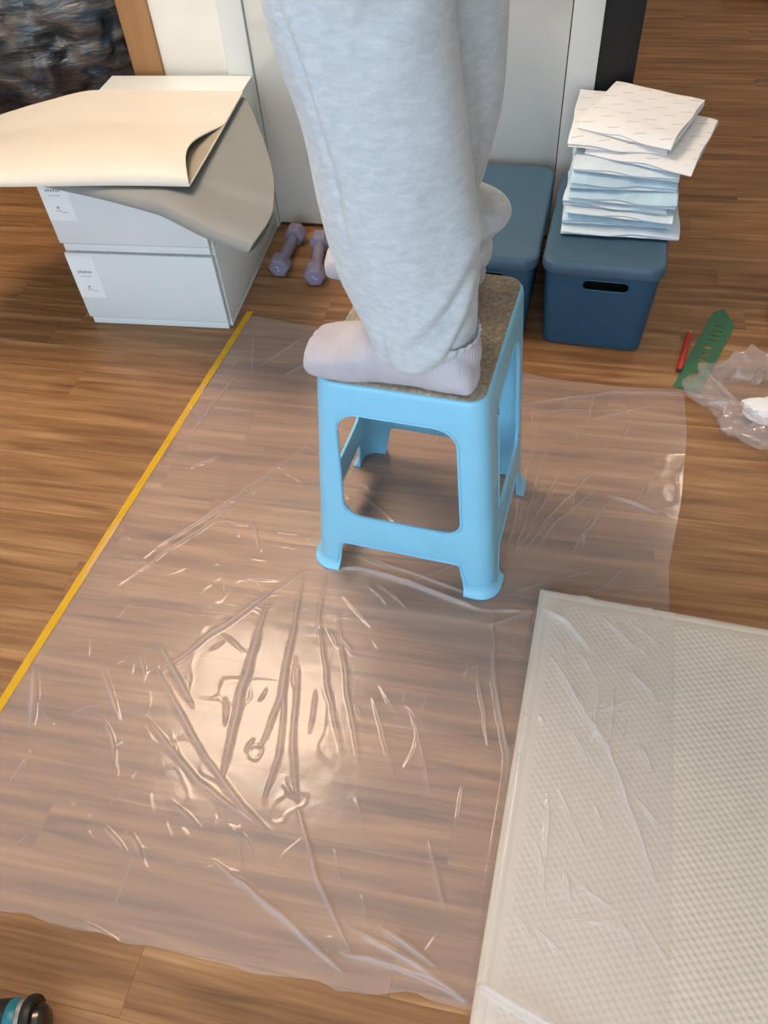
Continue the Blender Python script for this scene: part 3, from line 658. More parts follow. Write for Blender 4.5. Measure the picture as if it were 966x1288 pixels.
# the body itself (mostly above the frame): one skinned surface
M_SKIN = simple('skin', srgb(222, 178, 150), .55, .4, .04, 20, .1, 300)
M_SWEAT = simple('sweatshirt', srgb(196, 200, 204), .9, .15, .06, 40, .25, 300)
def skinned(name, joints, edges, root, mat, sub=2):
    me = bpy.data.meshes.new(name); me.from_pydata([j[0] for j in joints], edges, []); me.update()
    o = bpy.data.objects.new(name, me); C.objects.link(o)
    m = o.modifiers.new('skin', 'SKIN'); m.use_smooth_shade = True
    m2 = o.modifiers.new('sub', 'SUBSURF'); m2.levels = sub; m2.render_levels = sub
    for i, (p, r) in enumerate(joints): me.skin_vertices[0].data[i].radius = r if hasattr(r, '__len__') else (r, r); me.skin_vertices[0].data[i].use_root = (i == root)
    bake(o); smooth(o.data); o.data.materials.clear(); o.data.materials.append(mat); return o
J = [((-.10, 1.03, 1.34), (.12, .10)), ((-.095, 1.03, 1.52), (.115, .085)), ((-.10, 1.03, 1.70), (.13, .095)), ((-.11, 1.03, 1.80), (.07, .06)), ((-.12, 1.03, 1.86), .048), ((-.135, 1.03, 1.92), (.066, .075)), ((-.14, 1.03, 2.00), (.078, .092)), ((-.135, 1.03, 2.07), (.066, .078)), ((-.13, 1.03, 2.105), (.035, .04)),
     ((-.105, .89, 1.75), .052), ((-.27, .86, 1.86), .040), ((-.35, .90, 2.00), .033), ((-.38, .93, 2.09), .024),
     ((-.105, 1.18, 1.75), .052), ((-.27, 1.20, 1.86), .040), ((-.35, 1.16, 2.00), .033), ((-.38, 1.13, 2.09), .024),
     ((-.150, .972, 1.22), .070), ((-.225, .950, .97), .056), ((-.19, .915, .75), .042), ((-.137, .873, .59), .024),
     ((-.140, 1.085, 1.20), .070), ((-.172, 1.10, .98), .050), ((-.165, 1.112, .70), .034), ((-.145, 1.12, .57), .026)]
E_ = [(0, 1), (1, 2), (2, 3), (3, 4), (4, 5), (5, 6), (6, 7), (7, 8), (2, 9), (9, 10), (10, 11), (11, 12), (2, 13), (13, 14), (14, 15), (15, 16), (0, 17), (17, 18), (18, 19), (19, 20), (0, 21), (21, 22), (22, 23), (23, 24)]
# hands: palm plus five chains each, rooted on the wrist joint
def hand(w, sgn):
    base = Vector(J[w][0]); dr = Vector((-.25, 0, .97)); side = Vector((0, sgn, 0)); J.append(((base+dr*.05), (.036, .014))); p = len(J)-1; E_.append((w, p))
    for q, L in ((-.030, .060), (-.010, .072), (.010, .068), (.028, .054)):
        a = base+dr*.085+side*q; J.append((a, .0085)); i = len(J)-1; E_.append((p, i))
        b1 = a+dr*L*.5+Vector((.006, 0, -.004)); J.append((b1, .0078)); E_.append((i, i+1))
        J.append((b1+dr*L*.4+Vector((.014, 0, -.006)), .0062)); E_.append((i+1, i+2))
    a = base+dr*.035-side*.036; J.append((a, .0105)); i = len(J)-1; E_.append((p, i)); J.append((a+dr*.035-side*.018, .0085)); E_.append((i, i+1))
hand(12, -1); hand(16, 1)
body_o = skinned('body', [(tuple(p), r) for p, r in J], E_, 0, M_SKIN); set_person(body_o)
JS = [((-.10, 1.03, 1.38), (.15, .13)), ((-.095, 1.03, 1.54), (.145, .115)), ((-.10, 1.03, 1.70), (.155, .12)), ((-.115, 1.03, 1.80), (.085, .08)), ((-.12, 1.03, 1.835), (.066, .062)),
      ((-.105, .88, 1.75), .075), ((-.27, .86, 1.86), .060), ((-.35, .90, 2.00), .048), ((-.375, .925, 2.07), .035), ((-.105, 1.19, 1.75), .075), ((-.27, 1.20, 1.86), .060), ((-.35, 1.16, 2.00), .048), ((-.375, 1.135, 2.07), .035)]
set_person(skinned('sweatshirt', JS, [(0, 1), (1, 2), (2, 3), (3, 4), (2, 5), (5, 6), (6, 7), (7, 8), (2, 9), (9, 10), (10, 11), (11, 12)], 0, M_SWEAT))
M_HAIR = simple('black_hair', srgb(28, 24, 22), .5, .4, .2, 30, .5, 200, stretch=(1, 1, .1))
def uv_ellipsoid(bm, c, s, n=20, cut=None):
    r = bmesh.ops.create_uvsphere(bm, u_segments=n, v_segments=n//2+4, radius=1)
    for v in r['verts']: v.co = Vector((v.co.x*s[0]+c[0], v.co.y*s[1]+c[1], v.co.z*s[2]+c[2]))
    return r['verts']
bm = bmesh.new(); uv_ellipsoid(bm, (-.118, 1.03, 2.03), (.094, .086, .100), 28)
bmesh.ops.delete(bm, geom=[v for v in bm.verts if (v.co.x < -.165 and v.co.z < 2.06) or v.co.z < 1.95], context='VERTS'); set_person(from_bm('hair', bm, M_HAIR, None))
for s in (-1, 1):
    bm = bmesh.new(); uv_ellipsoid(bm, (-.212, 1.03+s*.031, 2.005), (.010, .013, .007), 12); set_person(from_bm('eye', bm, simple('eye', srgb(60, 45, 38), .2), None))
    bm = bmesh.new(); uv_ellipsoid(bm, (-.13, 1.03+s*.078, 1.99), (.018, .008, .030), 12); set_person(from_bm('ear', bm, M_SKIN, None))
bm = bmesh.new(); uv_ellipsoid(bm, (-.222, 1.03, 1.98), (.018, .013, .024), 12); set_person(from_bm('nose', bm, M_SKIN, None))
bm = bmesh.new(); uv_ellipsoid(bm, (-.210, 1.03, 1.945), (.009, .022, .007), 12); set_person(from_bm('mouth', bm, simple('lips', srgb(180, 110, 100), .4), None))

# ------------------------------------------------------------------ white drawer units
M_DRAW = simple('white_laminate', srgb(224, 230, 230), .35, .4, .015, 8)
M_DRAWC = simple('cream_laminate', srgb(232, 222, 202), .45, .35, .02, 8)
M_STICK = simple('sticker', srgb(240, 244, 244), .25, .5, .01)
M_INK = simple('grey_ink', srgb(156, 162, 164), .6)
DX, DD, UH = .392, .515, .214
def drawer_unit(z0, label):
    u = thing('drawer_unit', label, 'drawer', (-1.188, 1.545, z0), math.radians(2.6), 'white drawer units by the door')
    bm = bmesh.new(); t_ = .010; F0 = .018
    add_box(bm, (DX/2, F0+(DD-F0)/2, t_/2), (DX, DD-F0, t_), 0, .001); add_box(bm, (DX/2, F0+(DD-F0)/2, UH-t_/2-.0005), (DX, DD-F0, t_), 0, .001)
    for x in (t_/2, DX-t_/2): add_box(bm, (x, F0+(DD-F0)/2, UH/2), (t_, DD-F0, UH-2*t_-.001), 0, .001)
    add_box(bm, (DX/2, DD-.004, UH/2), (DX-2*t_, .006, UH-2*t_))
    c = from_bm('cabinet_shell', bm, M_DRAW, u)
    box('bottom_rail', (DX/2+.001, .014, .010), (DX-.014, .022, .019), M_DRAW, u, .0015)
    d = box('drawer_front', (DX/2-.001, .007, .022+(UH-.026)/2), (DX-.006, .014, UH-.026), M_DRAW, u, .0015)
    box('drawer_box', (DX/2, .2, .07), (DX-.03, .36, .10), M_DRAW, u)
    s = box('sticker', (.038, -.0004, .142), (.070, .0008, .118), M_STICK, d, 0)
    bm = bmesh.new()
    for k in range(6): add_box(bm, (.022+k*.0065, -.0010, .158+(.001 if k % 2 else 0)), (.0045, .0006, .0065))
    for k in range(5): add_box(bm, (.026+k*.006, -.0010, .146), (.004, .0006, .002))
    add_box(bm, (.036, -.0010, .116), (.006, .0006, .006)); add_box(bm, (.036, -.0010, .108), (.014, .0006, .0018)); add_box(bm, (.05, -.0010, .104), (.014, .0006, .0015))
    tag(from_bm('print', bm, M_INK, d), kind='stuff'); return u
drawer_unit(.001, 'lower white drawer unit standing on the floor with a pale sticker')
drawer_unit(.001+UH+.001, 'upper white drawer unit on top of the other, under the folded sheets')
TOPZ = .001+2*UH+.001

# folded sheets lying on the drawers
def folded_sheet(name, label, cat, A, B_, loop, th, mat, matin, sag, z0, nu=70, nv=60, v1=.30, extra=None, bulge=0.0, inset=0.0):
    """A: front fold line (list of xy), B_: back edge (list of xy), both left to right"""
    th_ = thing(name, label, cat, (A[0][0], A[0][1], z0))
    def cur(pts, u):
        pts = np.array(pts, float); t = np.linspace(0, 1, len(pts)); 
        return np.stack([np.interp(u, t, np.convolve(np.pad(pts[:, 0], 0), [1], 'same')), np.interp(u, t, pts[:, 1])], -1)
    us_ = np.linspace(0, 1, nu)
    # smooth curves through control points
    def sm(pts):
        c = interp_rings([(p[0], p[1]) for p in pts], nu); return c
    a_, b2 = sm(A), sm(B_)
    verts = []; rows = []
    svals = [-x for x in np.linspace(1, 0, nv)**1.6][:-1]+list(np.linspace(0, 1, nv)**1.6)
    Rr = []
    for s in svals:
        v = abs(s); t = min(1, v/v1); h = loop*2.1*math.sqrt(t)*(1-t)**1.3+th*.6*min(1, v/.02)
        xy = a_*(1-v)+b2*v
        xy = xy+np.stack([us_**3*(bulge*math.sin(PI*v**.7)-(inset*math.sin(PI*min(1, v/.62)) if s > 0 else 0)), us_*0], -1)
        zc = sag(xy[:, 0], xy[:, 1], v)
        side = 1 if s > 0 else -1
        hs = h*(1+.12*np.sin(us_*9+1))
        low = zc+ (side > 0)*hs
        row = np.stack([xy[:, 0]-A[0][0], xy[:, 1]-A[0][1], low+ (extra(xy[:, 0], xy[:, 1]) if extra and side > 0 else 0)], -1)
        Rr.append(row)
    G = np.array(Rr); n0, n1 = G.shape[:2]; P = G.reshape(-1, 3); I = np.arange(n0*n1).reshape(n0, n1)
    F = np.stack([I[:-1, :-1], I[1:, :-1], I[1:, 1:], I[:-1, 1:]], -1).reshape(-1, 4)
    me = bpy.data.meshes.new('sheet'); me.from_pydata(P.tolist(), [], F.tolist()); me.update()
    o = link('folded_sheet', me, matin, th_); me.materials.append(mat)
    so = o.modifiers.new('s', 'SOLIDIFY'); so.thickness = th; so.offset = 0; so.material_offset = 1
    bake(o); smooth(o.data, 50)
    # bound edge piping along the right side
    bm = bmesh.new(); pts = [tuple(G[i, -1]) for i in range(n0)]; add_tube(bm, pts, th*.62, 8); from_bm('edge_binding', bm, mat, th_)
    return th_
M_CREAM = simple('cream_leatherette', srgb(208, 202, 190), .5, .35, .02, 14, .12, 500)
M_TAUPE = simple('taupe_leatherette', srgb(130, 131, 128), .55, .3, .03, 10, .12, 400)
gz = .004
def sag_grey(x, y, v):
    ox = np.maximum(0, x+.815); oy = np.maximum(0, 1.535-y)
    return gz-.045*(1-np.exp(-(ox/.16)**1.3))-.030*(1-np.exp(-(oy/.10)**1.5))*ss(-1.2, -.75, x)+.002*np.sin(x*14)*ss(-.8, -.7, x)
folded_sheet('folded_mat', 'folded taupe leatherette sheet drooping over the corner of the drawers beneath the cream one', 'mat',
    [(-1.195, 1.475), (-1.06, 1.450), (-.93, 1.428), (-.80, 1.398), (-.70, 1.364), (-.605, 1.345)], [(-1.17, 1.93), (-1.09, 1.93), (-1.0, 1.93), (-.93, 1.93), (-.86, 1.93), (-.788, 1.93)], .024, .0035, M_TAUPE, simple('taupe_lining', srgb(138, 136, 128), .8), sag_grey, TOPZ, v1=.24, bulge=.062)
def sag_cream(x, y, v):
    ox = np.maximum(0, -1.20-x)
    return .017-.20*ox**1.35+.0015*np.sin(x*9+y*7)
folded_sheet('folded_mat', 'folded cream leatherette sheet lying on top of the white drawers', 'mat',
    [(-1.50, 1.415), (-1.30, 1.415), (-1.10, 1.428), (-.90, 1.447), (-.757, 1.458)], [(-1.44, 1.80), (-1.30, 1.86), (-1.17, 1.915), (-.95, 1.925), (-.792, 1.925)], .036, .003, M_CREAM, simple('sheet_lining', srgb(150, 140, 122), .8), sag_cream, TOPZ, v1=.62, inset=.035)

# ------------------------------------------------------------------ dark blue lidded bins
M_NAVY = simple('slate_blue_plastic', srgb(38, 80, 108), .42, .45, .03, 12, .1, 300)
M_NAVYL = simple('slate_blue_lid', srgb(66, 96, 118), .45, .45, .03, 12, .1, 300)
def bin_(x, y, rz, label):
    b = thing('storage_bin', label, 'bin', (x, y, .0005), rz, 'blue lidded storage bins against the door')
    bm = bmesh.new(); D2 = .222; cy = D2
    R_ = [(0, .112, D2-.022), (.004, .118, D2-.016), (.10, .123, D2-.011), (.212, .129, D2-.006)]
    rings = [rrect(hx, hy, .030, 7, z, 0, cy) for z, hx, hy in R_]+[rrect(hx-.003, hy-.003, .028, 7, z, 0, cy) for z, hx, hy in R_[::-1][:-1]]+[rrect(.112, D2-.022, .028, 7, .004, 0, cy)]
    add_loft(bm, rings); o = from_bm('bin_body', bm, M_NAVY, None)
    slot = rpoly([(-.052, .196), (.052, .196), (.052, .170), (-.052, .170)], .0125); slot = [(a+.012, z-.004) for a, z in slot]
    bm = bmesh.new(); add_loft(bm, [[(a, s, z) for a, z in slot] for s in (-.05, .5)]); bmesh.ops.recalc_face_normals(bm, faces=bm.faces)
    me = bpy.data.meshes.new('c'); bm.to_mesh(me); bm.free(); cu = bpy.data.objects.new('c', me); C.objects.link(cu); boolean(o, [cu])
    smooth(o.data, 40); o.parent = b
    bm = bmesh.new(); add_tube(bm, [(a, .0065-.0+.0*z, z) for a, z in slot], .0022, 8, True); from_bm('handle_slot_rim', bm, M_NAVY, b)
    bm = bmesh.new(); add_loft(bm, [rrect(hx, hy, r, 8, z, 0, cy) for z, hx, hy, r in ((.206, .134, D2+.001, .034), (.212, .1365, D2+.003, .036), (.229, .1355, D2+.002, .036), (.2345, .131, D2-.002, .034), (.2355, .122, D2-.011, .030), (.2345, .118, D2-.015, .028))])
    from_bm('lid', bm, M_NAVYL, b)
    bm = bmesh.new(); add_box(bm, (0, .2, .09), (.17, .28, .10), .05, .02); o = from_bm('stored_item', bm, simple('dark_contents', srgb(52, 50, 48), .8), None); o.parent = b
    return b
bin_(.118, 1.588, math.radians(-3.2), 'dark blue lidded bin with hand slot carrying the stack of white pads')
bin_(-.162, 1.600, math.radians(-2.2), 'dark blue lidded bin with bare lid, left of the bin with the pads')

# ------------------------------------------------------------------ stack of folded pads
def mat_padw():
    m, t, b = new_mat('pad_nonwoven'); tc = N(t, 'ShaderNodeTexCoord'); sp = N(t, 'ShaderNodeSeparateXYZ'); t.links.new(tc.outputs['Object'], sp.inputs[0])
    def mth(op, a, b_=None, c_=None):
        n = N(t, 'ShaderNodeMath', operation=op)
        for i, v in enumerate((a, b_, c_)):
            if v is None: continue
            if isinstance(v, (int, float)): n.inputs[i].default_value = v
            else: t.links.new(v, n.inputs[i])
        return n.outputs[0]
    # staggered printed marks, tiny slanted strokes of flat print
    r_ = mth('DIVIDE', sp.outputs[1], .034); ri = mth('FLOOR', r_); rf = mth('SUBTRACT', mth('SUBTRACT', r_, ri), .5)
    off = mth('MULTIPLY', ri, .5); c_ = mth('ADD', mth('DIVIDE', sp.outputs[0], .060), off); ci = mth('FLOOR', c_); cf = mth('SUBTRACT', mth('SUBTRACT', c_, ci), .5)
    xx = mth('MULTIPLY', cf, .060); yy = mth('MULTIPLY', rf, .034)
    yy2 = mth('SUBTRACT', yy, mth('MULTIPLY', xx, .35)); wv = mth('MULTIPLY', mth('SINE', mth('MULTIPLY', xx, 1500.0)), .0011)
    m1 = mth('LESS_THAN', mth('ABSOLUTE', xx), .0125); m2 = mth('LESS_THAN', mth('ABSOLUTE', mth('ADD', yy2, wv)), .0010)
    mk = mth('MULTIPLY', mth('MULTIPLY', m1, m2), .75)
    topm = mth('GREATER_THAN', sp.outputs[2], .004); mk = mth('MULTIPLY', mk, topm)
    mx = N(t, 'ShaderNodeMix', data_type='RGBA'); t.links.new(mk, mx.inputs[0]); mx.inputs[6].default_value = srgb(240, 241, 242); mx.inputs[7].default_value = srgb(150, 152, 160)
    t.links.new(mx.outputs[2], b.inputs['Base Color']); b.inputs['Roughness'].default_value = .85; b.inputs['Specular IOR Level'].default_value = .2
    b.inputs['Subsurface Weight'].default_value = .0
    mp = coords(t); n = noise(t, mp.outputs[0], 60, 3); bump(t, b, n.outputs[0], .3, .002); return m
M_PADW = mat_padw()
M_PADB = simple('pad_blue_lining', srgb(190, 216, 230), .75, .3, .13, 22, .3, 120)
M_PADP = simple('pad_pale_lining', srgb(216, 230, 238), .75, .3, .06, 30, .3, 120)
def pad(i, x, y, z, rz, W_, D_, hfront, hback, blue, label, bluetop=False, printed=False):
    p = thing('absorbent_pad', label, 'pad', (x, y, z), rz, 'folded absorbent pads stacked on the bin')
    n = 30; k = 22; sd = i*3.7
    def edge_layer(y_in, z0, z1, name, mat, yo, wob):
        bm = bmesh.new(); rings = []
        for a in np.linspace(-W_/2, W_/2, n):
            ring = []; w1 = wob*math.sin(a*45+sd)+wob*.7*math.sin(a*97+sd*2)
            fy = yo+.4*wob*math.sin(a*38+sd*1.3)
            hh = (z1-z0)
            prof = [(fy+.016, z0), (fy+.006, z0+.10*hh), (fy+.001, z0+.30*hh), (fy-.001, z0+.5*hh), (fy+.001, z0+.7*hh), (fy+.006, z0+.92*hh), (fy+.016, z1), (y_in, z1+(hback-hfront)*.5), (y_in, z0+(hback-hfront)*.1)]
            ring = [(a, py, pz+w1*(.4 if pz > z0+.4*hh else .2)) for py, pz in prof]
            rings.append(ring)
        add_loft(bm, rings); return from_bm(name, bm, mat, p, 60)
    edge_layer(D_, 0, hfront*.45, 'lower_fold', M_PADP if blue else M_PADW, 0, .0010)
    edge_layer(D_-.004, hfront*.47, hfront*.66, 'inner_lining', M_PADB if blue else M_PADP, .004+.004*random.random(), .0014)
    # top layer: subdivided sheet with rounded front, carries the print
    bm = bmesh.new(); g = []
    for j, v in enumerate(np.linspace(0, 1, k)**1.7):
        row = []
        for a in np.linspace(-W_/2, W_/2, n):
            yy = v*D_; zf = hfront*.50+(hfront*.48)*(1-math.exp(-yy/(.005+hfront*.4))) + (hback-hfront)*v
            zf += .0012*math.sin(a*41+sd+v*3)+.0008*math.sin(v*19+sd*2+a*22)
            row.append(bm.verts.new((a+.0015*math.sin(v*11+sd), yy-.002+.003*math.sin(a*33+sd)+.0015*math.sin(a*71+sd), zf)))
        g.append(row)
    for j in range(k-1):
        for q in range(n-1): bm.faces.new((g[j][q], g[j][q+1], g[j+1][q+1], g[j+1][q]))
    o = from_bm('upper_cover', bm, M_PADB if bluetop else (M_PADW if printed else M_PADP), p, None)
    so = o.modifiers.new('s', 'SOLIDIFY'); so.thickness = .0022; so.offset = -1; bake(o); smooth(o.data, 60)
    return p
zb = .2355+.0035; z = zb
HS = [.017, .021, .012, .013, .021, .029, .018, .014, .018, .015]; WG = [.05, -.25, .3, -.35, .35, -.30, .15, -.2, .1, 0]; NP = len(HS)
descr = ['bottom pad of the stack, blue front hem on the bin lid', 'second from the bottom of the stack', 'third from the bottom of the stack', 'fourth from the bottom of the stack', 'fifth from the bottom, a puffy pale blue one', 'fifth from the top, the thickest blue one', 'fourth from the top of the stack', 'third from the top, jutting out right', 'second from the top, showing at back left', 'top of the stack with rows of grey marks']
Wd = .24; slope = 0.0
for i in range(NP):
    hf = HS[i]; hb = hf*.80+.003
    rz = math.radians(random.uniform(-5, 3)-2); x = .136+random.uniform(-.008, .008); y = 1.700+.0075*i+random.uniform(-.007, .007); W_ = .236+random.uniform(-.008, .008); D_ = .28-.003*i
    if i == 0: x, rz, W_ = .148, math.radians(-1), .262
    if i == 7: rz = math.radians(-16); x = .163; y = 1.765; D_ = .26
    if i == 8: rz = math.radians(-3); x = .118; y = 1.79; D_ = .265; W_ = .215
    if i == 9: rz = math.radians(-20); x = .128; y = 1.808; D_ = .238; W_ = .214
    p = pad(i, x, y, z, rz, W_, D_, hf, hb, i in (0, 1, 3, 4, 5, 7), 'folded absorbent pad, '+descr[i], i in (1, 4, 5), i >= 7)
    for ch in p.children:
        n = len(ch.data.vertices); co = np.empty(n*3); ch.data.vertices.foreach_get('co', co); co = co.reshape(-1, 3)
        f = np.clip(co[:, 0]/(Wd/2), -1.1, 1.1)
        co[:, 2] = co[:, 2]*(1+WG[i]*f)+slope*f
        # upper pads sag over their front and right ends
        dr = .006*np.clip((.05-co[:, 1])/.05, 0, 1)**2*(i > 2); co[:, 2] -= dr*min(1, i/6)
        ch.data.vertices.foreach_set('co', co.ravel()); ch.data.update()
    slope += hf*WG[i]; z += hf+.0016

# ------------------------------------------------------------------ dumbbells
M_LILAC = simple('lilac_vinyl', srgb(136, 127, 146), .6, .35, .05, 30, .15, 300)
M_LILAC2 = simple('raised_digit', srgb(196, 190, 222), .5, .4)
def dumbbell(x0, y0, x1, y1, label, tw):
    L = math.hypot(x1-x0, y1-y0); rz = math.atan2(y1-y0, x1-x0)
    d = thing('dumbbell', label, 'dumbbell', ((x0+x1)/2, (y0+y1)/2, .0), rz, 'lilac hex dumbbells by the door')
    rr = .0315; hz = rr*math.cos(PI/6)+.0005
    for s in (-1, 1):
        bm = bmesh.new(); rings = []
        for xx, r in ((-.024, .72), (-.020, .92), (-.012, 1.0), (.012, 1.0), (.020, .92), (.0235, .72)):
            rings.append([(s*L/2+xx, rr*r*math.cos(PI/3*k), hz+rr*r*math.sin(PI/3*k)) for k in range(6)])
        add_loft(bm, rings); bmesh.ops.bevel(bm, geom=[e for e in bm.edges], offset=.0022, segments=2, affect='EDGES', profile=.6)
        hd = from_bm('hex_head', bm, M_LILAC, d, 50)
        xs = s*(L/2+.0242); cu = bpy.data.curves.new('digit', 'FONT'); cu.body = '2'; cu.size = .022; cu.extrude = .0007; cu.align_x = 'CENTER'; cu.align_y = 'CENTER'
        to = bpy.data.objects.new('digit', cu); C.objects.link(to); me = evalmesh(to); bpy.data.objects.remove(to); me.materials.clear()
        o = link('raised_digit', me, M_LILAC2, hd); o.location = (xs, 0, hz); o.rotation_euler = (PI/2+tw, 0, s*PI/2)
        o.rotation_euler = (Matrix.Rotation(s*PI/2, 3, 'Z') @ Matrix.Rotation(PI/2, 3, 'X') @ Matrix.Rotation(tw, 3, 'Z')).to_euler()
    bm = bmesh.new(); add_tube(bm, [(xx, 0, hz) for xx in (-L/2+.018, -L/4, 0, L/4, L/2-.018)], [.0135, .0150, .0165, .0150, .0135], 18); from_bm('grip', bm, M_LILAC, d)
dumbbell(-.738, 1.835, -.738, 1.995, 'lilac hex dumbbell on the floor nearer the white drawers', .25)
dumbbell(-.628, 1.803, -.655, 1.965, 'lilac hex dumbbell on the floor beside the person\'s leg', .9)

# ------------------------------------------------------------------ pencil, stencil ruler, plastic bag
pc = thing('pencil', 'flat red pencil lying on the floor by the green ruler', 'pencil', (.342, 1.612, 0), math.atan2(.173, .037))
M_RED = simple('red_lacquer', srgb(186, 36, 22), .4, .5)
bm = bmesh.new(); add_box(bm, (0, 0, .0045), (.150, .014, .0085), 0, .003); from_bm('barrel', bm, M_RED, pc)
bm = bmesh.new(); add_loft(bm, [[(x, r*math.cos(a), .0045+r*.6*math.sin(a)) for a in np.linspace(0, 2*PI, 13)[:-1]] for x, r in ((.0745, .0062), (.086, .0022))]); from_bm('sharpened_tip', bm, simple('bare_wood', srgb(202, 168, 120), .7), pc)
bm = bmesh.new(); add_loft(bm, [[(x, r*math.cos(a), .0045+r*.6*math.sin(a)) for a in np.linspace(0, 2*PI, 13)[:-1]] for x, r in ((.086, .0022), (.091, .0006))]); from_bm('lead', bm, simple('graphite', srgb(40, 40, 42), .4), pc)
box('end_cap', (-.077, 0, .0045), (.006, .013, .008), simple('dark_cap', srgb(60, 44, 34), .5), pc, .002)
ru = thing('stencil_ruler', 'translucent green plastic stencil ruler with cut-out shapes, half under the clear bag', 'ruler', (.394, 1.62, .0006), math.atan2(.30, .107))
bm = bmesh.new(); hl = .158; hw = .031
def ell(cx, cy, a, b_, n=14): return [(cx+a*math.cos(2*PI*k/n), cy+b_*math.sin(2*PI*k/n)) for k in range(n)]
outer = rpoly([(-hl, -hw), (hl-.030, -hw), (hl+.028, .010), (hl+.0, hw), (-hl, hw)], .004, 3)
# plate with real holes: boolean afterwards
add_loft(bm, [[(a, b_, z) for a, b_ in outer] for z in (.0, .0018)]); o = from_bm('ruler_plate', bm, None, None)
cut = []
for k in range(6):
    bm = bmesh.new(); add_loft(bm, [[(a, b_, z) for a, b_ in ell(-.115+k*.026, -.002+.003*(k % 2), .0042+.0007*k, .010)] for z in (-.01, .01)])
    bmesh.ops.recalc_face_normals(bm, faces=bm.faces); me = bpy.data.meshes.new('c'); bm.to_mesh(me); bm.free(); cu = bpy.data.objects.new('c', me); C.objects.link(cu); cut.append(cu)
for k in range(4):
    bm = bmesh.new(); add_box(bm, (.048+k*.020, 0, 0), (.005, .026, .02)); me = bpy.data.meshes.new('c'); bmesh.ops.recalc_face_normals(bm, faces=bm.faces); bm.to_mesh(me); bm.free(); cu = bpy.data.objects.new('c', me); C.objects.link(cu); cut.append(cu)
boolean(o, cut)
def mat_tint(name, col, fac, rough=.2):
    m, t, b = new_mat(name); out = t.nodes['Material Output']; tr = N(t, 'ShaderNodeBsdfTransparent'); tr.inputs[0].default_value = (*[c**.35 for c in srgb(*col)[:3]], 1)
    mx = N(t, 'ShaderNodeMixShader'); mx.inputs[0].default_value = fac; b.inputs['Base Color'].default_value = srgb(*col); b.inputs['Roughness'].default_value = rough
    mp = coords(t); n = noise(t, mp.outputs[0], 30); bump(t, b, n.outputs[0], .1, .002)
    t.links.new(tr.outputs[0], mx.inputs[1]); t.links.new(b.outputs[0], mx.inputs[2]); t.links.new(mx.outputs[0], out.inputs[0]); return m
o.data.materials.clear(); o.data.materials.append(mat_tint('green_acrylic', (96, 158, 124), .5)); smooth(o.data, 30); o.parent = ru

bag = thing('plastic_bag', 'crumpled clear plastic bag with white wrapper inside, at the right edge beyond the film', 'bag', (.515, 1.43, 0))
def crumple(n0, n1, fn):
    V_ = []; 
    for j in range(n1):
        for i in range(n0): V_.append(fn(i/n0*2*PI, j/(n1-1)))
    F_ = [(j*n0+i, j*n0+(i+1) % n0, (j+1)*n0+(i+1) % n0, (j+1)*n0+i) for j in range(n1-1) for i in range(n0)]
    return V_, F_
def bagf(a, v):
    # from a floor disc up the wall, over the mouth lip and back inside
    ca, sa = math.cos(a), math.sin(a)
    nse = float(fbm(np.array(2.2+ca*2.0+v*1.3), np.array(3.0+sa*2.0+v*2.1), v*2.5, 3))
    cre = abs(float(fbm(np.array(4+ca*4.5), np.array(6+sa*4.5), v*3.2+5, 3)))
    rr = np.interp(v, [0, .25, .45, .62, .75, 1], [.02, .135, .150, .120, .095, .075])
    zz = np.interp(v, [0, .25, .45, .62, .75, 1], [.003, .004, .032, .058, .050, .016])
    rr = rr*(1+.22*nse-.10*cre*(v > .15)); zz = max(.003, zz*(1+.45*nse*(v > .3))+.010*cre*(v > .3))
    tail = .06*math.exp(-((a-2.75)/.35)**2)*(v if v < .6 else .6)
    return ((rr+tail)*ca*1.05, (rr+tail)*sa*1.0, zz)
V_, F_ = crumple(120, 60, bagf)
from_np('bag_film', V_, F_, mat_film('bag_film', .20, .18, col=(252, 246, 246), bstr=.35, spec=1.3), bag)
V_, F_ = crumple(60, 24, lambda a, v: ((.052*math.sin(PI*v)**.6*(1+.35*float(fbm(np.array(a*2), np.array(v*4), 1.0, 2))))*math.cos(a)-.012, (.034*math.sin(PI*v)**.6*(1+.35*float(fbm(np.array(a*2+5), np.array(v*4), 2.0, 2))))*math.sin(a)-.036, .028-.022*math.cos(PI*v)))
wr = thing('crumpled_wrapper', 'crumpled white wrapper inside the clear plastic bag', 'wrapper', (.515, 1.43, .0))
o = from_np('wrapper_paper', V_, F_, simple('white_paper', srgb(246, 247, 248), .7, .3, .02, 20, .5, 60), wr)

# ------------------------------------------------------------------ things cut by the frame
kc = thing('black_case', 'black hard case whose rounded edge just shows at the right edge', 'case', (.70, 1.80, 0), 0)
bm = bmesh.new(); add_box(bm, (0, 0, .058), (.276, .17, .10), 0, .025, 4); cs = from_bm('case_shell', bm, simple('black_plastic', srgb(20, 20, 20), .45, .4), kc)
bm = bmesh.new(); add_tube(bm, [(-.04, -.088, .06), (-.04, -.108, .06), (.04, -.108, .06), (.04, -.088, .06)], .007, 10); from_bm('carry_handle', bm, simple('black_rubber', srgb(16, 16, 16), .7), kc)
for sx in (-1, 1):
    for sy in (-1, 1): bm = bmesh.new(); add_tube(bm, [(sx*.10, sy*.055, 0), (sx*.10, sy*.055, .010)], .012, 12); from_bm('rubber_foot', bm, simple('black_rubber', srgb(16, 16, 16), .7), kc)
cu_t = thing('floor_cushion', 'pale pink floor cushion far back beyond the black panel', 'cushion', (.98, 4.36, 0))
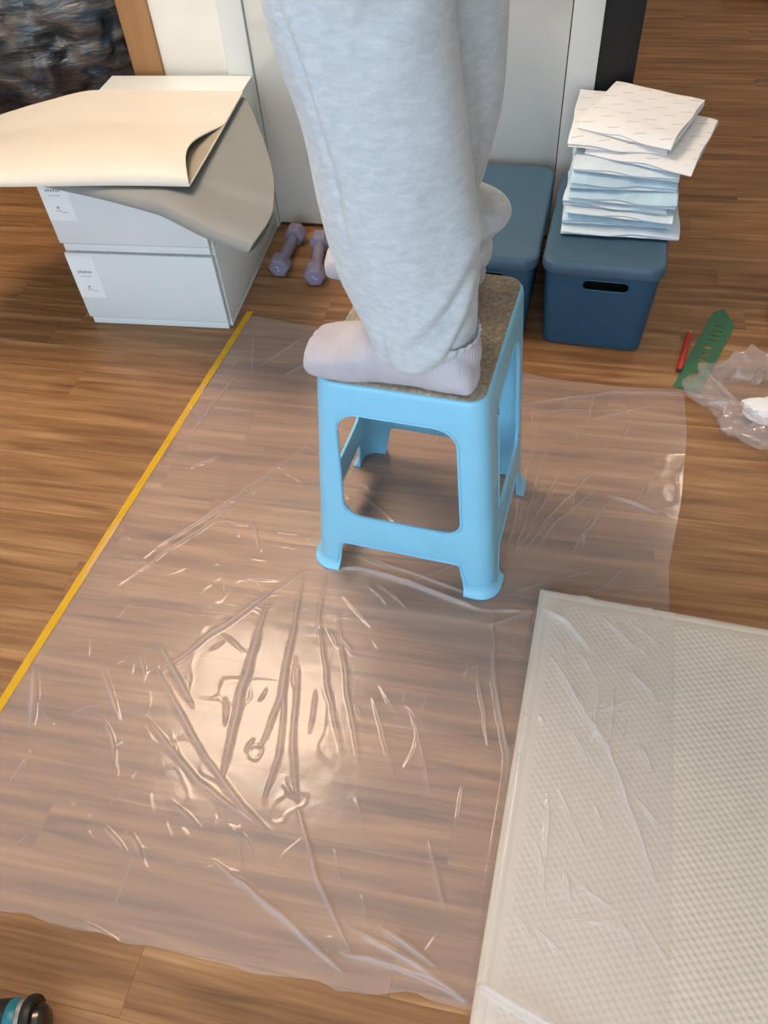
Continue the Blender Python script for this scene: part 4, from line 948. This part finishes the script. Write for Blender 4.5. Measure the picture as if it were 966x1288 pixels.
bm = bmesh.new(); add_loft(bm, [[(r*math.cos(a)*1.25, r*math.sin(a), z) for a in np.linspace(0, 2*PI, 49)[:-1]] for r, z in ((.20, 0), (.27, .015), (.305, .05), (.29, .085), (.2, .115), (.06, .125))]); from_bm('cushion_cover', bm, simple('pink_plush', srgb(222, 196, 204), .95, .1, .05, 30, .6, 150), cu_t, None)
bm = bmesh.new(); add_tube(bm, [(.307*math.cos(a)*1.25, .307*math.sin(a), .05) for a in np.linspace(0, 2*PI, 61)[:-1]], .007, 8, True); from_bm('piping', bm, simple('mauve_piping', srgb(170, 140, 158), .9), cu_t)
# cordless driver lying at the bottom left: black body, teal band, steel chuck
TR = thing('power_driver', 'black and teal cordless driver with polished steel collar at the bottom left corner', 'tool', (-.574, .036, .0), math.radians(19))
M_BLK = simple('black_grip', srgb(18, 18, 20), .45, .4, .2); M_TEAL = simple('teal_plastic', srgb(10, 112, 128), .4, .5); M_STEEL = simple('polished_steel', srgb(205, 205, 205), .16, .5, .05, metal=1.0)
def cyl_x(name, secs, mat, zc=.036, n=36):
    bm = bmesh.new(); add_loft(bm, [[(x, r*math.cos(a), zc+r*math.sin(a)) for a in np.linspace(0, 2*PI, n+1)[:-1]] for x, r in secs]); return from_bm(name, bm, mat, TR, 40)
cyl_x('motor_housing', [(-.17, .020), (-.165, .030), (-.15, .0345), (-.02, .0350), (-.002, .0340)], M_BLK)
cyl_x('teal_band', [(-.002, .0330), (.000, .0338), (.0075, .0335), (.012, .032)], M_TEAL)
cyl_x('steel_collar', [(.012, .0315), (.013, .0325), (.019, .0325), (.020, .031)], M_STEEL)
cyl_x('clutch_ring', [(.020, .0325), (.022, .0345), (.027, .0350), (.032, .033), (.033, .027)], M_BLK)
cyl_x('chuck', [(.033, .024), (.040, .023), (.046, .016), (.047, .006)], simple('dark_steel', srgb(90, 86, 82), .25, .5, .05, metal=1.0))
bm = bmesh.new(); add_box(bm, (-.095, -.075, .030), (.036, .11, .036), .12, .010, 3); from_bm('handle', bm, M_BLK, TR)
bm = bmesh.new(); add_box(bm, (-.10, -.135, .031), (.105, .050, .060), .12, .008, 3); from_bm('battery', bm, M_BLK, TR)

# black translucent bag of clothes behind the casing, in the next room
def mat_trash():
    m, t, b = new_mat('black_bag_film'); mp = coords(t); n = noise(t, mp.outputs[0], 5.5, 3, .6, .8)
    r = ramp(t, n.outputs[0], [(.32, srgb(26, 32, 38)), (.42, srgb(48, 54, 60)), (.50, srgb(78, 80, 80)), (.56, srgb(112, 104, 98)), (.62, srgb(72, 92, 102)), (.70, srgb(60, 66, 70)), (.78, srgb(160, 104, 120))])
    t.links.new(r.outputs[0], b.inputs['Base Color']); b.inputs['Roughness'].default_value = .32; b.inputs['Specular IOR Level'].default_value = .7
    mp2 = coords(t, scale=(1, 1, 4.5)); mp2.inputs['Rotation'].default_value = (0, math.radians(-25), 0); n2 = noise(t, mp2.outputs[0], 5, 4, .6, .4); bump(t, b, n2.outputs[0], .6, .03); return m
tb = thing('garbage_bag', 'full black plastic bag of clothes behind the brown door casing', 'bag', (-1.86, 2.90, 0))
V_ = []; n0, n1 = 160, 90
for j in range(n1):
    ph = PI*j/(n1-1)
    for i in range(n0):
        a = 2*PI*i/n0; sx, sy, sz = math.cos(a)*math.sin(ph), math.sin(a)*math.sin(ph), -math.cos(ph)
        V_.append((sx, sy, sz))
V_ = np.array(V_); nse = fbm(V_[:, 0]*2+5, V_[:, 1]*2+5, V_[:, 2]*3+5, 3); cr = np.abs(fbm(V_[:, 0]*3+V_[:, 2]*2+9, V_[:, 1]*3+9, V_[:, 2]*7+9, 2))
rad = 1+.07*nse-.06*np.exp(-(cr/.15)**2)
V_ = V_*rad[:, None]*np.array([.50, .44, .42]); V_[:, 2] = np.maximum(V_[:, 2]+.40, .002)
F_ = [(j*n0+i, j*n0+(i+1) % n0, (j+1)*n0+(i+1) % n0, (j+1)*n0+i) for j in range(n1-1) for i in range(n0)]
from_np('bag_skin', V_, F_, mat_trash(), tb)
bm = bmesh.new(); add_loft(bm, [[(r*(1+.18*math.sin(a*9))*math.cos(a), r*(1+.18*math.sin(a*9))*math.sin(a), z) for a in np.linspace(0, 2*PI, 73)[:-1]] for r, z in ((.07, .79), (.035, .85), (.03, .87), (.07, .95), (.10, 1.0))]); from_bm('tied_neck', bm, mat_trash(), tb, None)
